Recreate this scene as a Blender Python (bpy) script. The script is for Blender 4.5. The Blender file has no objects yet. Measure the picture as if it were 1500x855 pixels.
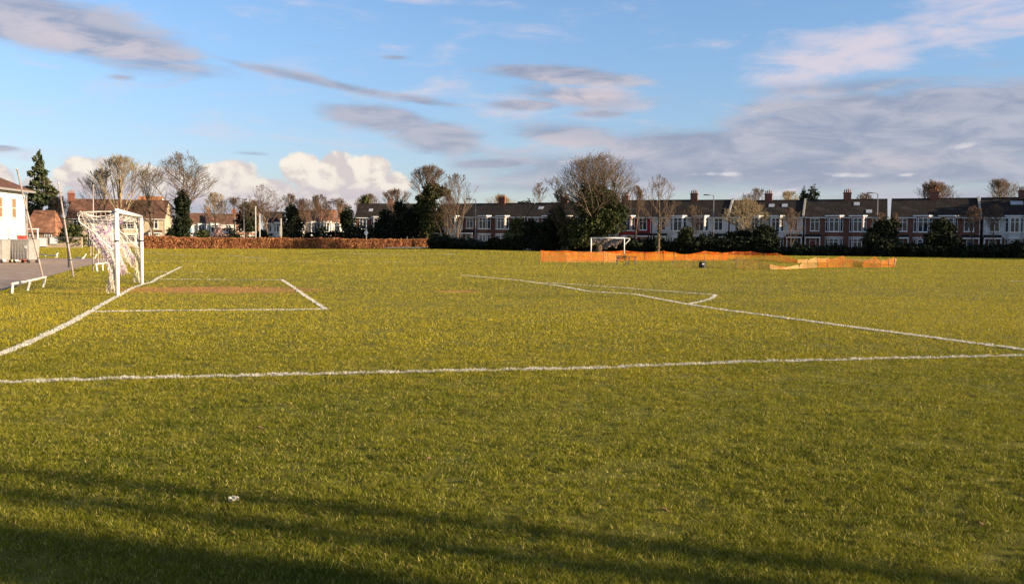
import bpy, math, random
import numpy as np
from mathutils import Matrix, Vector
sc = bpy.context.scene
COL = sc.collection
R = math.radians

# ------------------------------------------------------------------ camera
F, CX, CY, EYE = 1400.0, 750.0, 427.5, 1.6
PITCH, ROLL = math.atan(72.4/F), 0.0075
fwd = Vector((0, math.cos(PITCH), -math.sin(PITCH)))
rt0 = Vector((1, 0, 0)); up0 = rt0.cross(fwd)
rt = (rt0*math.cos(ROLL) + up0*math.sin(ROLL)).normalized()
up = (up0*math.cos(ROLL) - rt0*math.sin(ROLL)).normalized()
cam = bpy.data.cameras.new('camera'); cam_o = bpy.data.objects.new('camera', cam); COL.objects.link(cam_o)
M = Matrix((rt, up, -fwd)).transposed().to_4x4(); M.translation = Vector((0, 0, EYE))
cam_o.matrix_world = M
cam.sensor_width = 36; cam.lens = 36*F/1500; cam.clip_end = 8000; cam.clip_start = 0.05
sc.camera = cam_o

# ------------------------------------------------------------------ light
SUN_EL, SUN_BACK = R(14), R(20)          # low winter sun from the right, a little behind
to_sun = Vector((math.cos(SUN_EL)*math.cos(SUN_BACK), -math.cos(SUN_EL)*math.sin(SUN_BACK), math.sin(SUN_EL)))
sl = bpy.data.lights.new('sun', 'SUN'); sl.energy = 5.0; sl.angle = R(0.5); sl.color = (1.0, 0.80, 0.55)
so = bpy.data.objects.new('sun', sl); COL.objects.link(so)
so.rotation_euler = to_sun.to_track_quat('Z', 'Y').to_euler()
sc.view_settings.view_transform = 'Standard'; sc.view_settings.look = 'None'
EXPO = 1.3; sc.view_settings.exposure = EXPO; sc.view_settings.gamma = 1; sc.view_settings.use_curve_mapping = False
sc.render.engine = 'CYCLES'
sc.cycles.use_denoising = True
sc.cycles.max_bounces = 5; sc.cycles.diffuse_bounces = 2; sc.cycles.transparent_max_bounces = 12

class NT:
    def __init__(s, tree): s.t = tree
    def n(s, typ, **kw):
        nd = s.t.nodes.new(typ)
        for k, v in kw.items(): setattr(nd, k, v)
        return nd
    def link(s, a, b): s.t.links.new(a, b)
    def put(s, sock, v):
        if isinstance(v, bpy.types.NodeSocket): s.link(v, sock)
        elif v is not None:
            if isinstance(v, tuple) and len(v) == 3 and sock.type == 'RGBA': v = (*v, 1)
            sock.default_value = v
    def m(s, op, a, b=None, c=None, clamp=False):
        nd = s.n('ShaderNodeMath', operation=op); nd.use_clamp = clamp
        s.put(nd.inputs[0], a)
        if b is not None: s.put(nd.inputs[1], b)
        if c is not None: s.put(nd.inputs[2], c)
        return nd.outputs[0]
    def mix(s, f, a, b, blend='MIX'):
        nd = s.n('ShaderNodeMix', data_type='RGBA', blend_type=blend)
        s.put(nd.inputs[0], f); s.put(nd.inputs[6], a); s.put(nd.inputs[7], b)
        return nd.outputs[2]
    def sst(s, x, lo, hi):
        nd = s.n('ShaderNodeMapRange', interpolation_type='SMOOTHSTEP')
        s.put(nd.inputs[0], x); nd.inputs[1].default_value = lo; nd.inputs[2].default_value = hi
        return nd.outputs[0]
    def noise(s, vec, scale=1.0, detail=4, rough=0.5, dist=0.0, color=False):
        nd = s.n('ShaderNodeTexNoise'); s.put(nd.inputs['Vector'], vec)
        nd.inputs['Scale'].default_value = scale; nd.inputs['Detail'].default_value = detail
        nd.inputs['Roughness'].default_value = rough; nd.inputs['Distortion'].default_value = dist
        return nd.outputs['Color' if color else 'Fac']
    def xyz(s, x, y, z=0.0):
        nd = s.n('ShaderNodeCombineXYZ')
        for i, v in enumerate((x, y, z)): s.put(nd.inputs[i], v)
        return nd.outputs[0]

def sky_world():
    w = bpy.data.worlds.new('World'); sc.world = w; w.use_nodes = True
    t = w.node_tree; t.nodes.clear(); k = NT(t)
    out = k.n('ShaderNodeOutputWorld'); bg = k.n('ShaderNodeBackground'); bg0 = k.n('ShaderNodeBackground')
    ms = k.n('ShaderNodeMixShader'); k.link(bg0.outputs[0], ms.inputs[1]); k.link(bg.outputs[0], ms.inputs[2]); k.link(ms.outputs[0], out.inputs[0])
    STR = 0.061; bg.inputs[1].default_value = STR; bg0.inputs[1].default_value = STR
    w.cycles.sampling_method = 'MANUAL'; w.cycles.sample_map_resolution = 512
    sky = k.n('ShaderNodeTexSky', sky_type='NISHITA'); sky.sun_disc = False
    sky.sun_elevation = SUN_EL; sky.sun_rotation = R(90) + SUN_BACK
    sky.air_density = 1.0; sky.dust_density = 0.3; sky.ozone_density = 2.0; sky.altitude = 50
    base = sky.outputs[0]
    tc = k.n('ShaderNodeTexCoord'); sp = k.n('ShaderNodeSeparateXYZ'); k.link(tc.outputs['Generated'], sp.inputs[0])
    a = k.m('ARCTAN2', sp.outputs[0], sp.outputs[1]); e = k.m('ARCSINE', sp.outputs[2])
    base = k.mix(k.sst(e, 0.0, 0.25), k.mix(1.0, base, (.86, .87, 1.12), 'MULTIPLY'), k.mix(1.0, base, (1.06, 1.18, 1.40), 'MULTIPLY'))
    # the detailed banks stand in the northern quarter of the sky; elsewhere a thin even layer of high cloud
    reg = k.m('MULTIPLY', k.sst(k.m('ABSOLUTE', a), .80, .66), k.m('MULTIPLY', k.sst(e, .42, .32), k.sst(e, -.03, -.01)))
    k.link(reg, ms.inputs[0])
    def A(px): return math.atan((px-CX)/F)
    def E(px, py): return math.atan((349.6+0.0075*px-py)/math.hypot(F, px-CX))
    n1 = k.noise(k.xyz(k.m('MULTIPLY', a, 5), k.m('MULTIPLY', e, 22)), 1.0, 8, 0.62, 0.3)
    n2 = k.noise(k.xyz(k.m('MULTIPLY', a, 14), k.m('MULTIPLY', e, 48), 3.3), 1.0, 7, 0.6, 0.5)
    n3 = k.noise(k.xyz(k.m('MULTIPLY', a, 26), k.m('MULTIPLY', e, 32), 7.1), 1.0, 8, 0.5, 0.2)
    nW = k.m('ADD', k.m('MULTIPLY', n1, .5), k.m('MULTIPLY', n2, .5)); nS = k.m('ADD', k.m('MULTIPLY', n1, .68), k.m('MULTIPLY', n2, .32))
    def blobs(lst):
        tot = None
        for (px, py, rx, ry, tilt, wgt) in lst:
            da = k.m('SUBTRACT', a, A(px)); de = k.m('SUBTRACT', e, E(px, py))
            de = k.m('ADD', de, k.m('MULTIPLY', da, tilt))
            qa = k.m('MULTIPLY', da, F/rx); qe = k.m('MULTIPLY', de, F/ry)
            q = k.m('ADD', k.m('MULTIPLY', qa, qa), k.m('MULTIPLY', qe, qe))
            g = k.m('MULTIPLY', k.m('EXPONENT', k.m('MULTIPLY', q, -1.0)), wgt)
            tot = g if tot is None else k.m('MAXIMUM', tot, g)
        return tot
    def dens(b, nz, amp, lo, hi):
        return k.sst(k.m('ADD', b, k.m('MULTIPLY', k.m('SUBTRACT', nz, 0.5), amp)), lo, hi)
    def C(r, g, b):                       # sRGB display value to the radiance this background needs
        f = lambda v: ((v/255+0.055)/1.055)**2.4 if v > 10 else v/255/12.92
        q = STR*2**EXPO; return (f(r)/q, f(g)/q, f(b)/q)
    # wisps, pale pink white
    w1 = blobs([(1240, 85, 160, 50, -0.12, 1.0), (1420, 40, 190, 60, -0.15, .85), (650, 6, 240, 13, 0.05, .8), (1160, 118, 90, 20, 0, .9),
                (40, 155, 60, 22, 0.1, .55), (420, 205, 240, 12, 0.08, .6), (860, 150, 120, 20, 0.05, .75), (1450, 120, 120, 22, 0, .6),
                (160, 197, 60, 7, 0, .6), (560, 215, 130, 10, 0, .6), (60, 95, 60, 9, .1, .7), (650, 130, 1400, 400, 0, .36), (760, 150, 260, 60, .05, .55), (330, 200, 300, 25, .05, .55)])
    col = k.mix(k.m('MULTIPLY', dens(w1, nW, 3.2, 0.30, 1.15), 0.85), base, C(226, 214, 224))
    # grey mauve stratus
    s1 = blobs([(60, 35, 210, 40, 0.16, 1.1), (190, 72, 110, 15, 0.2, .8), (470, 122, 200, 9, 0.17, .75), (620, 150, 70, 8, 0.12, .8),
                (560, 176, 100, 20, 0.1, 1.0), (640, 202, 80, 26, 0.1, 1.05), (830, 114, 130, 16, 0.08, 1.05), (860, 145, 130, 20, .1, .85), (770, 156, 60, 8, 0, 1.0), (880, 168, 50, 7, 0, .8),
                (1260, 185, 220, 44, -0.05, 1.15), (1440, 180, 240, 62, -0.05, 1.3), (1330, 125, 200, 16, 0, .7), (1010, 215, 180, 28, 0.0, 1.1), (840, 203, 110, 22, 0.1, .9),
                (1130, 245, 420, 42, 0.0, 1.2), (1120, 160, 50, 9, 0.05, .6), (730, 240, 80, 10, -0.05, .9), (1450, 100, 90, 14, 0, .6),
                (1350, 300, 300, 40, 0, .7), (720, 275, 120, 12, 0, .6), (180, 116, 25, 5, 0, .6), (580, 88, 25, 4, 0, .6), (460, 72, 60, 5, .05, .5),
                (250, 300, 420, 30, 0, .75), (370, 226, 40, 5, 0, .7), (5, 218, 20, 4, 0, .8)])
    d1 = dens(s1, nS, 2.3, 0.22, 0.80)
    sc_ = k.mix(k.sst(n2, 0.34, 0.64), C(148, 156, 180), C(186, 186, 200))
    lit = blobs([(120, 62, 160, 22, 0.16, .9), (870, 130, 110, 14, 0, .9), (850, 145, 90, 8, 0, 1), (960, 165, 50, 14, 0, .9), (820, 215, 100, 14, .1, .8), (40, 95, 60, 10, .1, 1), (700, 190, 50, 10, 0, .4), (1280, 240, 120, 12, 0, .5)])
    sc_ = k.mix(k.m('MULTIPLY', lit, k.sst(n2, 0.35, 0.6)), sc_, C(216, 202, 206))
    col = k.mix(k.m('MULTIPLY', d1, 0.88), col, sc_)
    # bright slivers between the banks
    b1 = blobs([(1040, 256, 55, 4.5, 0, 1), (1150, 251, 60, 5, 0, .9), (1235, 257, 60, 5, 0.06, 1), (1325, 257, 25, 4, 0, .9), (1140, 282, 60, 8, 0, .7), (1430, 215, 80, 8, 0, .5), (830, 238, 40, 4, 0, .6)])
    col = k.mix(k.m('MULTIPLY', dens(b1, n2, 2.6, 0.35, 1.1), .9), col, C(228, 224, 228))
    # cumulus bank low on the left
    cb = [(130, 256, 55, 34, 0, 1), (60, 275, 50, 22, 0, .8), (-10, 266, 40, 34, 0, 1), (240, 262, 60, 26, 0, .8), (335, 256, 52, 28, 0, 1), (390, 284, 60, 32, 0, 1),
          (445, 250, 34, 32, 0, 1.05), (490, 252, 34, 32, 0, 1.05), (542, 252, 36, 33, 0, 1.05), (575, 272, 34, 22, 0, 1), (500, 285, 90, 34, 0, 1), (215, 285, 120, 26, 0, .9)]
    cbl = blobs(cb)
    bil = k.m('ADD', k.m('MULTIPLY', k.m('SUBTRACT', n3, 0.5), 1.1), cbl)
    cd = k.sst(bil, 0.44, 0.62)
    n3b = k.noise(k.xyz(k.m('MULTIPLY', k.m('ADD', a, 0.006), 26), k.m('MULTIPLY', k.m('ADD', e, 0.006), 32), 7.1), 1.0, 9, 0.55, 0.2)
    rel = k.sst(k.m('SUBTRACT', n3, n3b), -0.09, 0.09)
    hi = k.sst(e, 0.015, 0.070)
    shade = k.m('MULTIPLY', k.m('ADD', k.m('MULTIPLY', rel, 0.65), 0.35), hi)
    cc = k.mix(shade, C(194, 185, 197), C(255, 238, 216))
    cc = k.mix(k.m('MULTIPLY', k.m('MULTIPLY', rel, hi), 0.5), cc, C(255, 250, 240))
    fade = k.sst(e, 0.004, 0.035)
    col = k.mix(k.m('MULTIPLY', cd, k.m('MULTIPLY', fade, 0.96)), col, cc)
    # pale air along the horizon
    hz = k.m('EXPONENT', k.m('MULTIPLY', k.m('ABSOLUTE', e), -26.0))
    col = k.mix(k.m('MULTIPLY', hz, 0.58), col, C(206, 208, 220))
    k.link(col, bg.inputs[0])
    k.link(k.mix(.18, base, C(215, 210, 220)), bg0.inputs[0])
sky_world()

# ------------------------------------------------------------------ helpers
def terrain(x, y):
    x = np.asarray(x, float); y = np.asarray(y, float)
    t = np.clip((y-80)/80, 0, 1); t = t*t*(3-2*t)
    h = t*(0.12+0.15/(1+np.exp((x+30)/6))+0.42*np.exp(-((x+10)/20)**2))
    return h
def g(x, y): return float(terrain(x, y))
def ray(px, py):
    return (rt*((px-CX)/F) + up*(-(py-CY)/F) + fwd)
def at(px, py, Y):
    d = ray(px, py); k = Y/d.y
    return Vector((d.x*k, Y, EYE+d.z*k))
def gp(px, py):
    d = ray(px, py); h = 0.0
    for _ in range(12):
        k = (h-EYE)/d.z; h = g(d.x*k, d.y*k)
    return Vector((d.x*k, d.y*k, h))
def gx(px, Y):                            # ground point under a column of the photo at depth Y
    x = (px-CX)/F*Y*1.0013
    return Vector((x, Y, g(x, Y)))
def link(o): COL.objects.link(o); return o
def tag(o, label=None, cat=None, group=None, kind=None):
    if label: o['label'] = label
    if cat: o['category'] = cat
    if group: o['group'] = group
    if kind: o['kind'] = kind
    return o
def empty(name, loc=(0, 0, 0), rz=0.0):
    o = bpy.data.objects.new(name, None); o.location = loc; o.rotation_euler = (0, 0, rz); o.empty_display_size = .2
    return link(o)
def copy_tree(o, parent=None):
    c = o.copy(); link(c); c.parent = parent
    for ch in [q for q in bpy.data.objects if q.parent == o]: copy_tree(ch, c)
    return c
def raw(name, V, Fc, mat, parent=None, smooth=False):
    me = bpy.data.meshes.new(name)
    V = np.asarray(V, np.float32)
    if isinstance(Fc, np.ndarray):
        nf, k = Fc.shape
        me.vertices.add(len(V)); me.vertices.foreach_set('co', V.ravel())
        me.loops.add(nf*k); me.loops.foreach_set('vertex_index', Fc.astype(np.int32).ravel())
        me.polygons.add(nf); me.polygons.foreach_set('loop_start', np.arange(0, nf*k, k, dtype=np.int32))
        try: me.polygons.foreach_set('loop_total', np.full(nf, k, np.int32))
        except Exception: pass
        me.update(calc_edges=True)
    else:
        me.from_pydata(V.tolist(), [], Fc); me.update()
    if smooth: me.polygons.foreach_set('use_smooth', np.ones(len(me.polygons), bool))
    if mat: me.materials.append(mat)
    o = bpy.data.objects.new(name, me); o.parent = parent
    return link(o)
class MB:
    def __init__(s): s.v = []; s.f = []
    def add(s, vs, fs):
        b = len(s.v); s.v += [tuple(v) for v in vs]; s.f += [tuple(i+b for i in f) for f in fs]; return s
    def box(s, x0, x1, y0, y1, z0, z1):
        return s.add([(x0,y0,z0),(x1,y0,z0),(x1,y1,z0),(x0,y1,z0),(x0,y0,z1),(x1,y0,z1),(x1,y1,z1),(x0,y1,z1)],
                     [(0,3,2,1),(4,5,6,7),(0,1,5,4),(1,2,6,5),(2,3,7,6),(3,0,4,7)])
    def tube(s, pts, r, n=8, cap=True):
        pts = [Vector(p) for p in pts]
        rr = r if isinstance(r, (list, tuple)) else [r]*len(pts)
        rings = []; prev = None
        for i, p in enumerate(pts):
            d = (pts[min(i+1, len(pts)-1)]-pts[max(i-1, 0)]).normalized()
            if prev is None: u = d.orthogonal().normalized()
            else: u = (prev-d*prev.dot(d)).normalized()
            prev = u; w = d.cross(u)
            rings.append([p+(u*math.cos(2*math.pi*j/n)+w*math.sin(2*math.pi*j/n))*rr[i] for j in range(n)])
        vs = [v for q in rings for v in q]; fs = []
        for i in range(len(pts)-1):
            for j in range(n):
                fs.append((i*n+j, i*n+(j+1) % n, (i+1)*n+(j+1) % n, (i+1)*n+j))
        if cap: fs.append(tuple(range(n-1, -1, -1))); fs.append(tuple((len(pts)-1)*n+j for j in range(n)))
        return s.add(vs, fs)
    def prism(s, poly, y0, y1):          # polygon in x,z pushed along y
        n = len(poly); vs = [(x, y0, z) for x, z in poly]+[(x, y1, z) for x, z in poly]
        return s.add(vs, [tuple(range(n)), tuple(range(2*n-1, n-1, -1))]+[((i+1) % n, i, n+i, n+(i+1) % n) for i in range(n)])
    def plan(s, poly, z0, z1):           # polygon in x,y (counter clockwise) pushed along z
        n = len(poly); vs = [(x, y, z0) for x, y in poly]+[(x, y, z1) for x, y in poly]
        return s.add(vs, [tuple(range(n-1, -1, -1)), tuple(range(n, 2*n))]+[(i, (i+1) % n, n+(i+1) % n, n+i) for i in range(n)])
    def build(s, name, mat, parent=None, smooth=False, bevel=0):
        o = raw(name, s.v, s.f, mat, parent, smooth)
        if bevel:
            b = o.modifiers.new('bevel', 'BEVEL'); b.width = bevel; b.segments = 2; b.limit_method = 'ANGLE'
        return o

# ------------------------------------------------------------------ materials
def mat(name, col, rough=0.8, spec=0.3, metal=0.0, vary=0.0, scale=3.0, col2=None, bump=0.0, island=0.0, trans=0.0, stretch=None, detail=5):
    m = bpy.data.materials.new(name); m.use_nodes = True; t = m.node_tree; k = NT(t)
    p = t.nodes['Principled BSDF']; p.inputs['Roughness'].default_value = rough; p.inputs['Metallic'].default_value = metal
    p.inputs['Specular IOR Level'].default_value = spec
    geo = k.n('ShaderNodeNewGeometry'); tc = k.n('ShaderNodeTexCoord')
    vec = tc.outputs['Object']
    if stretch:
        mp = k.n('ShaderNodeMapping'); k.link(vec, mp.inputs[0]); mp.inputs['Scale'].default_value = stretch; vec = mp.outputs[0]
    c = (*col, 1)
    c2 = (*(col2 or tuple(v*(1-vary) for v in col)), 1)
    nz = k.noise(vec, scale, detail, 0.6)
    c = k.mix(k.sst(nz, 0.35, 0.68), c, c2)
    if island:
        hsv = k.n('ShaderNodeHueSaturation'); k.put(hsv.inputs['Color'], c)
        v = k.m('MULTIPLY_ADD', geo.outputs['Random Per Island'], island*2, 1-island); k.put(hsv.inputs['Value'], v)
        r2 = k.m('FRACT', k.m('MULTIPLY', geo.outputs['Random Per Island'], 17.3))
        k.put(hsv.inputs['Hue'], k.m('MULTIPLY_ADD', r2, 0.05, 0.475))
        c = hsv.outputs[0]
    k.put(p.inputs['Base Color'], c)
    if bump:
        b = k.n('ShaderNodeBump'); b.inputs['Strength'].default_value = bump; b.inputs['Distance'].default_value = 0.05
        k.link(k.noise(vec, scale*4, 6, 0.6), b.inputs['Height']); k.link(b.outputs[0], p.inputs['Normal'])
    if trans:
        tr = k.n('ShaderNodeBsdfTranslucent'); k.put(tr.inputs[0], c)
        mx = k.n('ShaderNodeMixShader'); mx.inputs[0].default_value = trans
        k.link(p.outputs[0], mx.inputs[1]); k.link(tr.outputs[0], mx.inputs[2]); k.link(mx.outputs[0], t.nodes['Material Output'].inputs[0])
    return m
def brick_mat(name, c1, c2, mortar=(0.3, 0.26, 0.2), scale=1.0):
    m = bpy.data.materials.new(name); m.use_nodes = True; t = m.node_tree; k = NT(t)
    p = t.nodes['Principled BSDF']; p.inputs['Roughness'].default_value = 0.9
    tc = k.n('ShaderNodeTexCoord'); sp = k.n('ShaderNodeSeparateXYZ'); k.link(tc.outputs['Object'], sp.inputs[0])
    v = k.xyz(k.m('ADD', sp.outputs[0], sp.outputs[1]), sp.outputs[2])
    b = k.n('ShaderNodeTexBrick'); k.link(v, b.inputs['Vector']); b.inputs['Scale'].default_value = scale
    b.inputs['Brick Width'].default_value = .225; b.inputs['Row Height'].default_value = .075; b.inputs['Mortar Size'].default_value = .01
    b.inputs['Color1'].default_value = (*c1, 1); b.inputs['Color2'].default_value = (*c2, 1); b.inputs['Mortar'].default_value = (*mortar, 1)
    nz = k.noise(tc.outputs['Object'], 0.7, 5, 0.6)
    k.put(p.inputs['Base Color'], k.mix(k.m('MULTIPLY', k.sst(nz, 0.4, 0.7), 0.5), b.outputs[0], tuple(x*0.5 for x in c1)))
    return m
def tile_mat(name, c1, c2):
    m = bpy.data.materials.new(name); m.use_nodes = True; t = m.node_tree; k = NT(t)
    p = t.nodes['Principled BSDF']; p.inputs['Roughness'].default_value = 0.85; p.inputs['Specular IOR Level'].default_value = 0.15
    tc = k.n('ShaderNodeTexCoord'); sp = k.n('ShaderNodeSeparateXYZ'); k.link(tc.outputs['Object'], sp.inputs[0])
    v = k.xyz(sp.outputs[0], k.m('MULTIPLY', sp.outputs[2], 1.4))
    b = k.n('ShaderNodeTexBrick'); k.link(v, b.inputs['Vector']); b.inputs['Scale'].default_value = 1
    b.inputs['Brick Width'].default_value = .3; b.inputs['Row Height'].default_value = .2; b.inputs['Mortar Size'].default_value = .015
    b.inputs['Color1'].default_value = (*c1, 1); b.inputs['Color2'].default_value = (*c2, 1); b.inputs['Mortar'].default_value = (*(x*.5 for x in c1), 1)
    nz = k.noise(tc.outputs['Object'], 0.9, 6, 0.65)
    k.put(p.inputs['Base Color'], k.mix(k.sst(nz, 0.45, 0.75), b.outputs[0], tuple(x*1.8 for x in c2)))
    return m
def glass_mat():
    m = mat('window_glass', (0.02, 0.024, 0.03), 0.08, 0.5); return m
MT = dict(
    white=mat('white_paint', (.78, .76, .72), .45, .4, vary=.12, scale=6),
    rail=mat('worn_white_paint', (.74, .72, .66), .7, .3, col2=(.45, .40, .32), scale=9),
    render_w=mat('white_render', (.62, .60, .56), .9, .2, vary=.2, scale=1.2),
    render_g=mat('pale_render', (.55, .50, .42), .9, .2, vary=.2, scale=1.2),
    cream=mat('cream_render', (.46, .38, .26), .9, .2, vary=.25, scale=1.0),
    club=mat('club_white_render', (.62, .60, .57), .85, .2, vary=.1, scale=.8),
    glass=glass_mat(), curtain=mat('curtain', (.45, .43, .38), .9, .1, vary=.4, scale=4),
    brick=brick_mat('red_brick', (.17, .045, .024), (.23, .07, .04), (.16, .11, .08)),
    brick_d=brick_mat('dark_red_brick', (.13, .034, .02), (.18, .055, .032), (.13, .09, .06)),
    redpaint=mat('red_painted_brick', (.26, .022, .02), .7, .3, vary=.2, scale=3),
    brick_o=brick_mat('orange_brick', (.27, .12, .06), (.34, .16, .085), (.3, .24, .17)),
    brick_y=brick_mat('buff_brick', (.42, .29, .17), (.50, .37, .24), (.42, .36, .28)),
    slate=tile_mat('dark_slate', (.019, .014, .011), (.027, .021, .017)),
    rooft=tile_mat('brown_tile', (.095, .05, .035), (.14, .07, .045)),
    roofr=tile_mat('red_tile', (.19, .085, .05), (.25, .12, .07)),
    roofo=tile_mat('orange_tile', (.36, .14, .055), (.42, .18, .075)),
    pot=mat('terracotta', (.36, .14, .07), .8, .2, vary=.3, scale=8),
    door_g=mat('green_door', (.03, .08, .05), .5), door_b=mat('blue_door', (.03, .05, .12), .5),
    door_r=mat('red_door', (.22, .03, .03), .5), door_k=mat('black_door', (.02, .02, .02), .5),
    asphalt=mat('asphalt', (.30, .215, .16), .95, .1, col2=(.42, .32, .24), scale=1.5, bump=.5),
    road=mat('road_asphalt', (.06, .06, .06), .95, .2, vary=.3, scale=1.0),
    kerb=mat('kerb_concrete', (.34, .32, .28), .9, .2, vary=.3, scale=4),
    galv=mat('galvanised_steel', (.42, .40, .37), .5, .5, .5, vary=.25, scale=7),
    steel=mat('weathered_grey_pole', (.38, .34, .31), .6, .4, .1, col2=(.28, .19, .15), scale=2.2),
    black=mat('black_plastic', (.02, .02, .022), .5, .4, vary=.2), dark=mat('dark_metal', (.035, .035, .038), .5, .4, .3, vary=.2),
    rubber=mat('rubber', (.02, .02, .02), .9), wood=mat('weathered_timber', (.085, .06, .042), .9, .2, vary=.4, scale=6, stretch=(1, 8, 8)),
    red=mat('red_plastic', (.45, .05, .035), .5, .4, vary=.2), tape=mat('black_tape', (.015, .015, .018), .6),
    lampp=mat('lamp_post_grey', (.20, .19, .18), .6, .4, .3, vary=.2), post=mat('light_grey_post', (.45, .43, .40), .6, .3, vary=.2),
    sign=mat('sign_white', (.75, .75, .74), .6, .3, vary=.08), blue=mat('sign_blue', (.35, .55, .75), .5, .3, vary=.1),
    rope=mat('net_cord_white', (.72, .66, .58), .85, .1, col2=(.55, .46, .42), scale=5, island=.25),
    ropep=mat('net_cord_purple', (.24, .12, .34), .85, .1, col2=(.40, .26, .48), scale=4, island=.3),
    darknet=mat('dark_brown_net', (.20, .15, .14), .9, .1, col2=(.46, .38, .36), scale=2.5, island=.3),
    orange=mat('orange_mesh', (.62, .115, .006), .7, .1, col2=(.62, .17, .02), scale=1.2, trans=.25, island=.12),
    palemesh=mat('pale_mesh', (.60, .34, .16), .7, .2, col2=(.62, .24, .06), scale=1, trans=.3, island=.15),  # lighter, yellower orange used on some of the mesh runs
    stake=mat('fence_stake', (.20, .14, .09), .8, .2, vary=.3), paper=mat('paper', (.60, .53, .38), .8, .2, vary=.15, scale=30),
    bark=mat('grey_brown_bark', (.16, .115, .08), .95, .1, col2=(.09, .065, .045), scale=1.5),
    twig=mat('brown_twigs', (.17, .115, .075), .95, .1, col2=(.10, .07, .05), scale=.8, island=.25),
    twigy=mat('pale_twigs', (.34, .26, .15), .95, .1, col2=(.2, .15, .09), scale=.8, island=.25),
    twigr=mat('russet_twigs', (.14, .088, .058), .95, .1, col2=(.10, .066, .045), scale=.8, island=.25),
    ivy=mat('ivy_leaves', (.028, .038, .011), .7, .15, col2=(.060, .062, .018), scale=.9, island=.4),
    ever=mat('dark_evergreen_leaves', (.014, .020, .010), .8, .1, col2=(.026, .030, .013), scale=.5, island=.4),
    olive=mat('olive_leaves', (.09, .085, .025), .7, .2, col2=(.05, .06, .02), scale=.5, island=.4),
    conif=mat('conifer_needles', (.04, .056, .026), .7, .2, col2=(.075, .08, .03), scale=.5, island=.35),
    rustleaf=mat('russet_leaves', (.20, .085, .03), .7, .2, col2=(.13, .075, .03), scale=.7, island=.35),
    beech=mat('beech_hedge_leaves', (.34, .145, .055), .7, .2, col2=(.20, .085, .04), scale=1.6, island=.4),
    beechcore=mat('hedge_inner_stems', (.09, .045, .025), .95, .1, vary=.4),
    carpaint=mat('car_silver', (.5, .5, .52), .25, .6, .6), carblue=mat('car_dark_blue', (.03, .05, .12), .25, .6, .4), carwhite=mat('car_white', (.7, .7, .7), .3, .6),
    pink=mat('pink_blossom', (.45, .28, .24), .8, .1, island=.2),
    tan=mat('tan_scrub', (.24, .15, .075), .9, .1, col2=(.15, .1, .05), scale=.6, island=.3))

def ground_mat():
    m = bpy.data.materials.new('turf_soil'); m.use_nodes = True; t = m.node_tree; k = NT(t)
    p = t.nodes['Principled BSDF']; p.inputs['Roughness'].default_value = .95; p.inputs['Specular IOR Level'].default_value = .1
    geo = k.n('ShaderNodeNewGeometry'); P = geo.outputs['Position']
    n1 = k.noise(P, 0.15, 6, .6); n2 = k.noise(P, 9, 5, .6)
    c = k.mix(k.sst(n1, .35, .65), (.15, .14, .024), (.20, .175, .03))
    c = k.mix(k.m('MULTIPLY', k.sst(n2, .4, .7), .5), c, (.05, .05, .015))
    sp = k.n('ShaderNodeSeparateXYZ'); k.link(P, sp.inputs[0])
    for (cx, cy, rx, ry) in MUD:
        q = k.m('ADD', k.m('POWER', k.m('MULTIPLY', k.m('SUBTRACT', sp.outputs[0], cx), 1/rx), 2), k.m('POWER', k.m('MULTIPLY', k.m('SUBTRACT', sp.outputs[1], cy), 1/ry), 2))
        q = k.m('ADD', q, k.m('MULTIPLY', k.m('SUBTRACT', k.noise(P, 1.7, 6, .7), .5), 3.0))
        c = k.mix(k.m('MULTIPLY', k.sst(q, 1.2, .2), .85), c, (.44, .21, .07))
    k.put(p.inputs['Base Color'], c)
    b = k.n('ShaderNodeBump'); b.inputs['Strength'].default_value = .8; b.inputs['Distance'].default_value = .03
    k.link(k.noise(P, 25, 6, .7), b.inputs['Height']); k.link(b.outputs[0], p.inputs['Normal'])
    return m
MUD = [(-9.6, 31.0, 3.6, 2.3), (-1.8, 31.0, .8, .7)]
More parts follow.
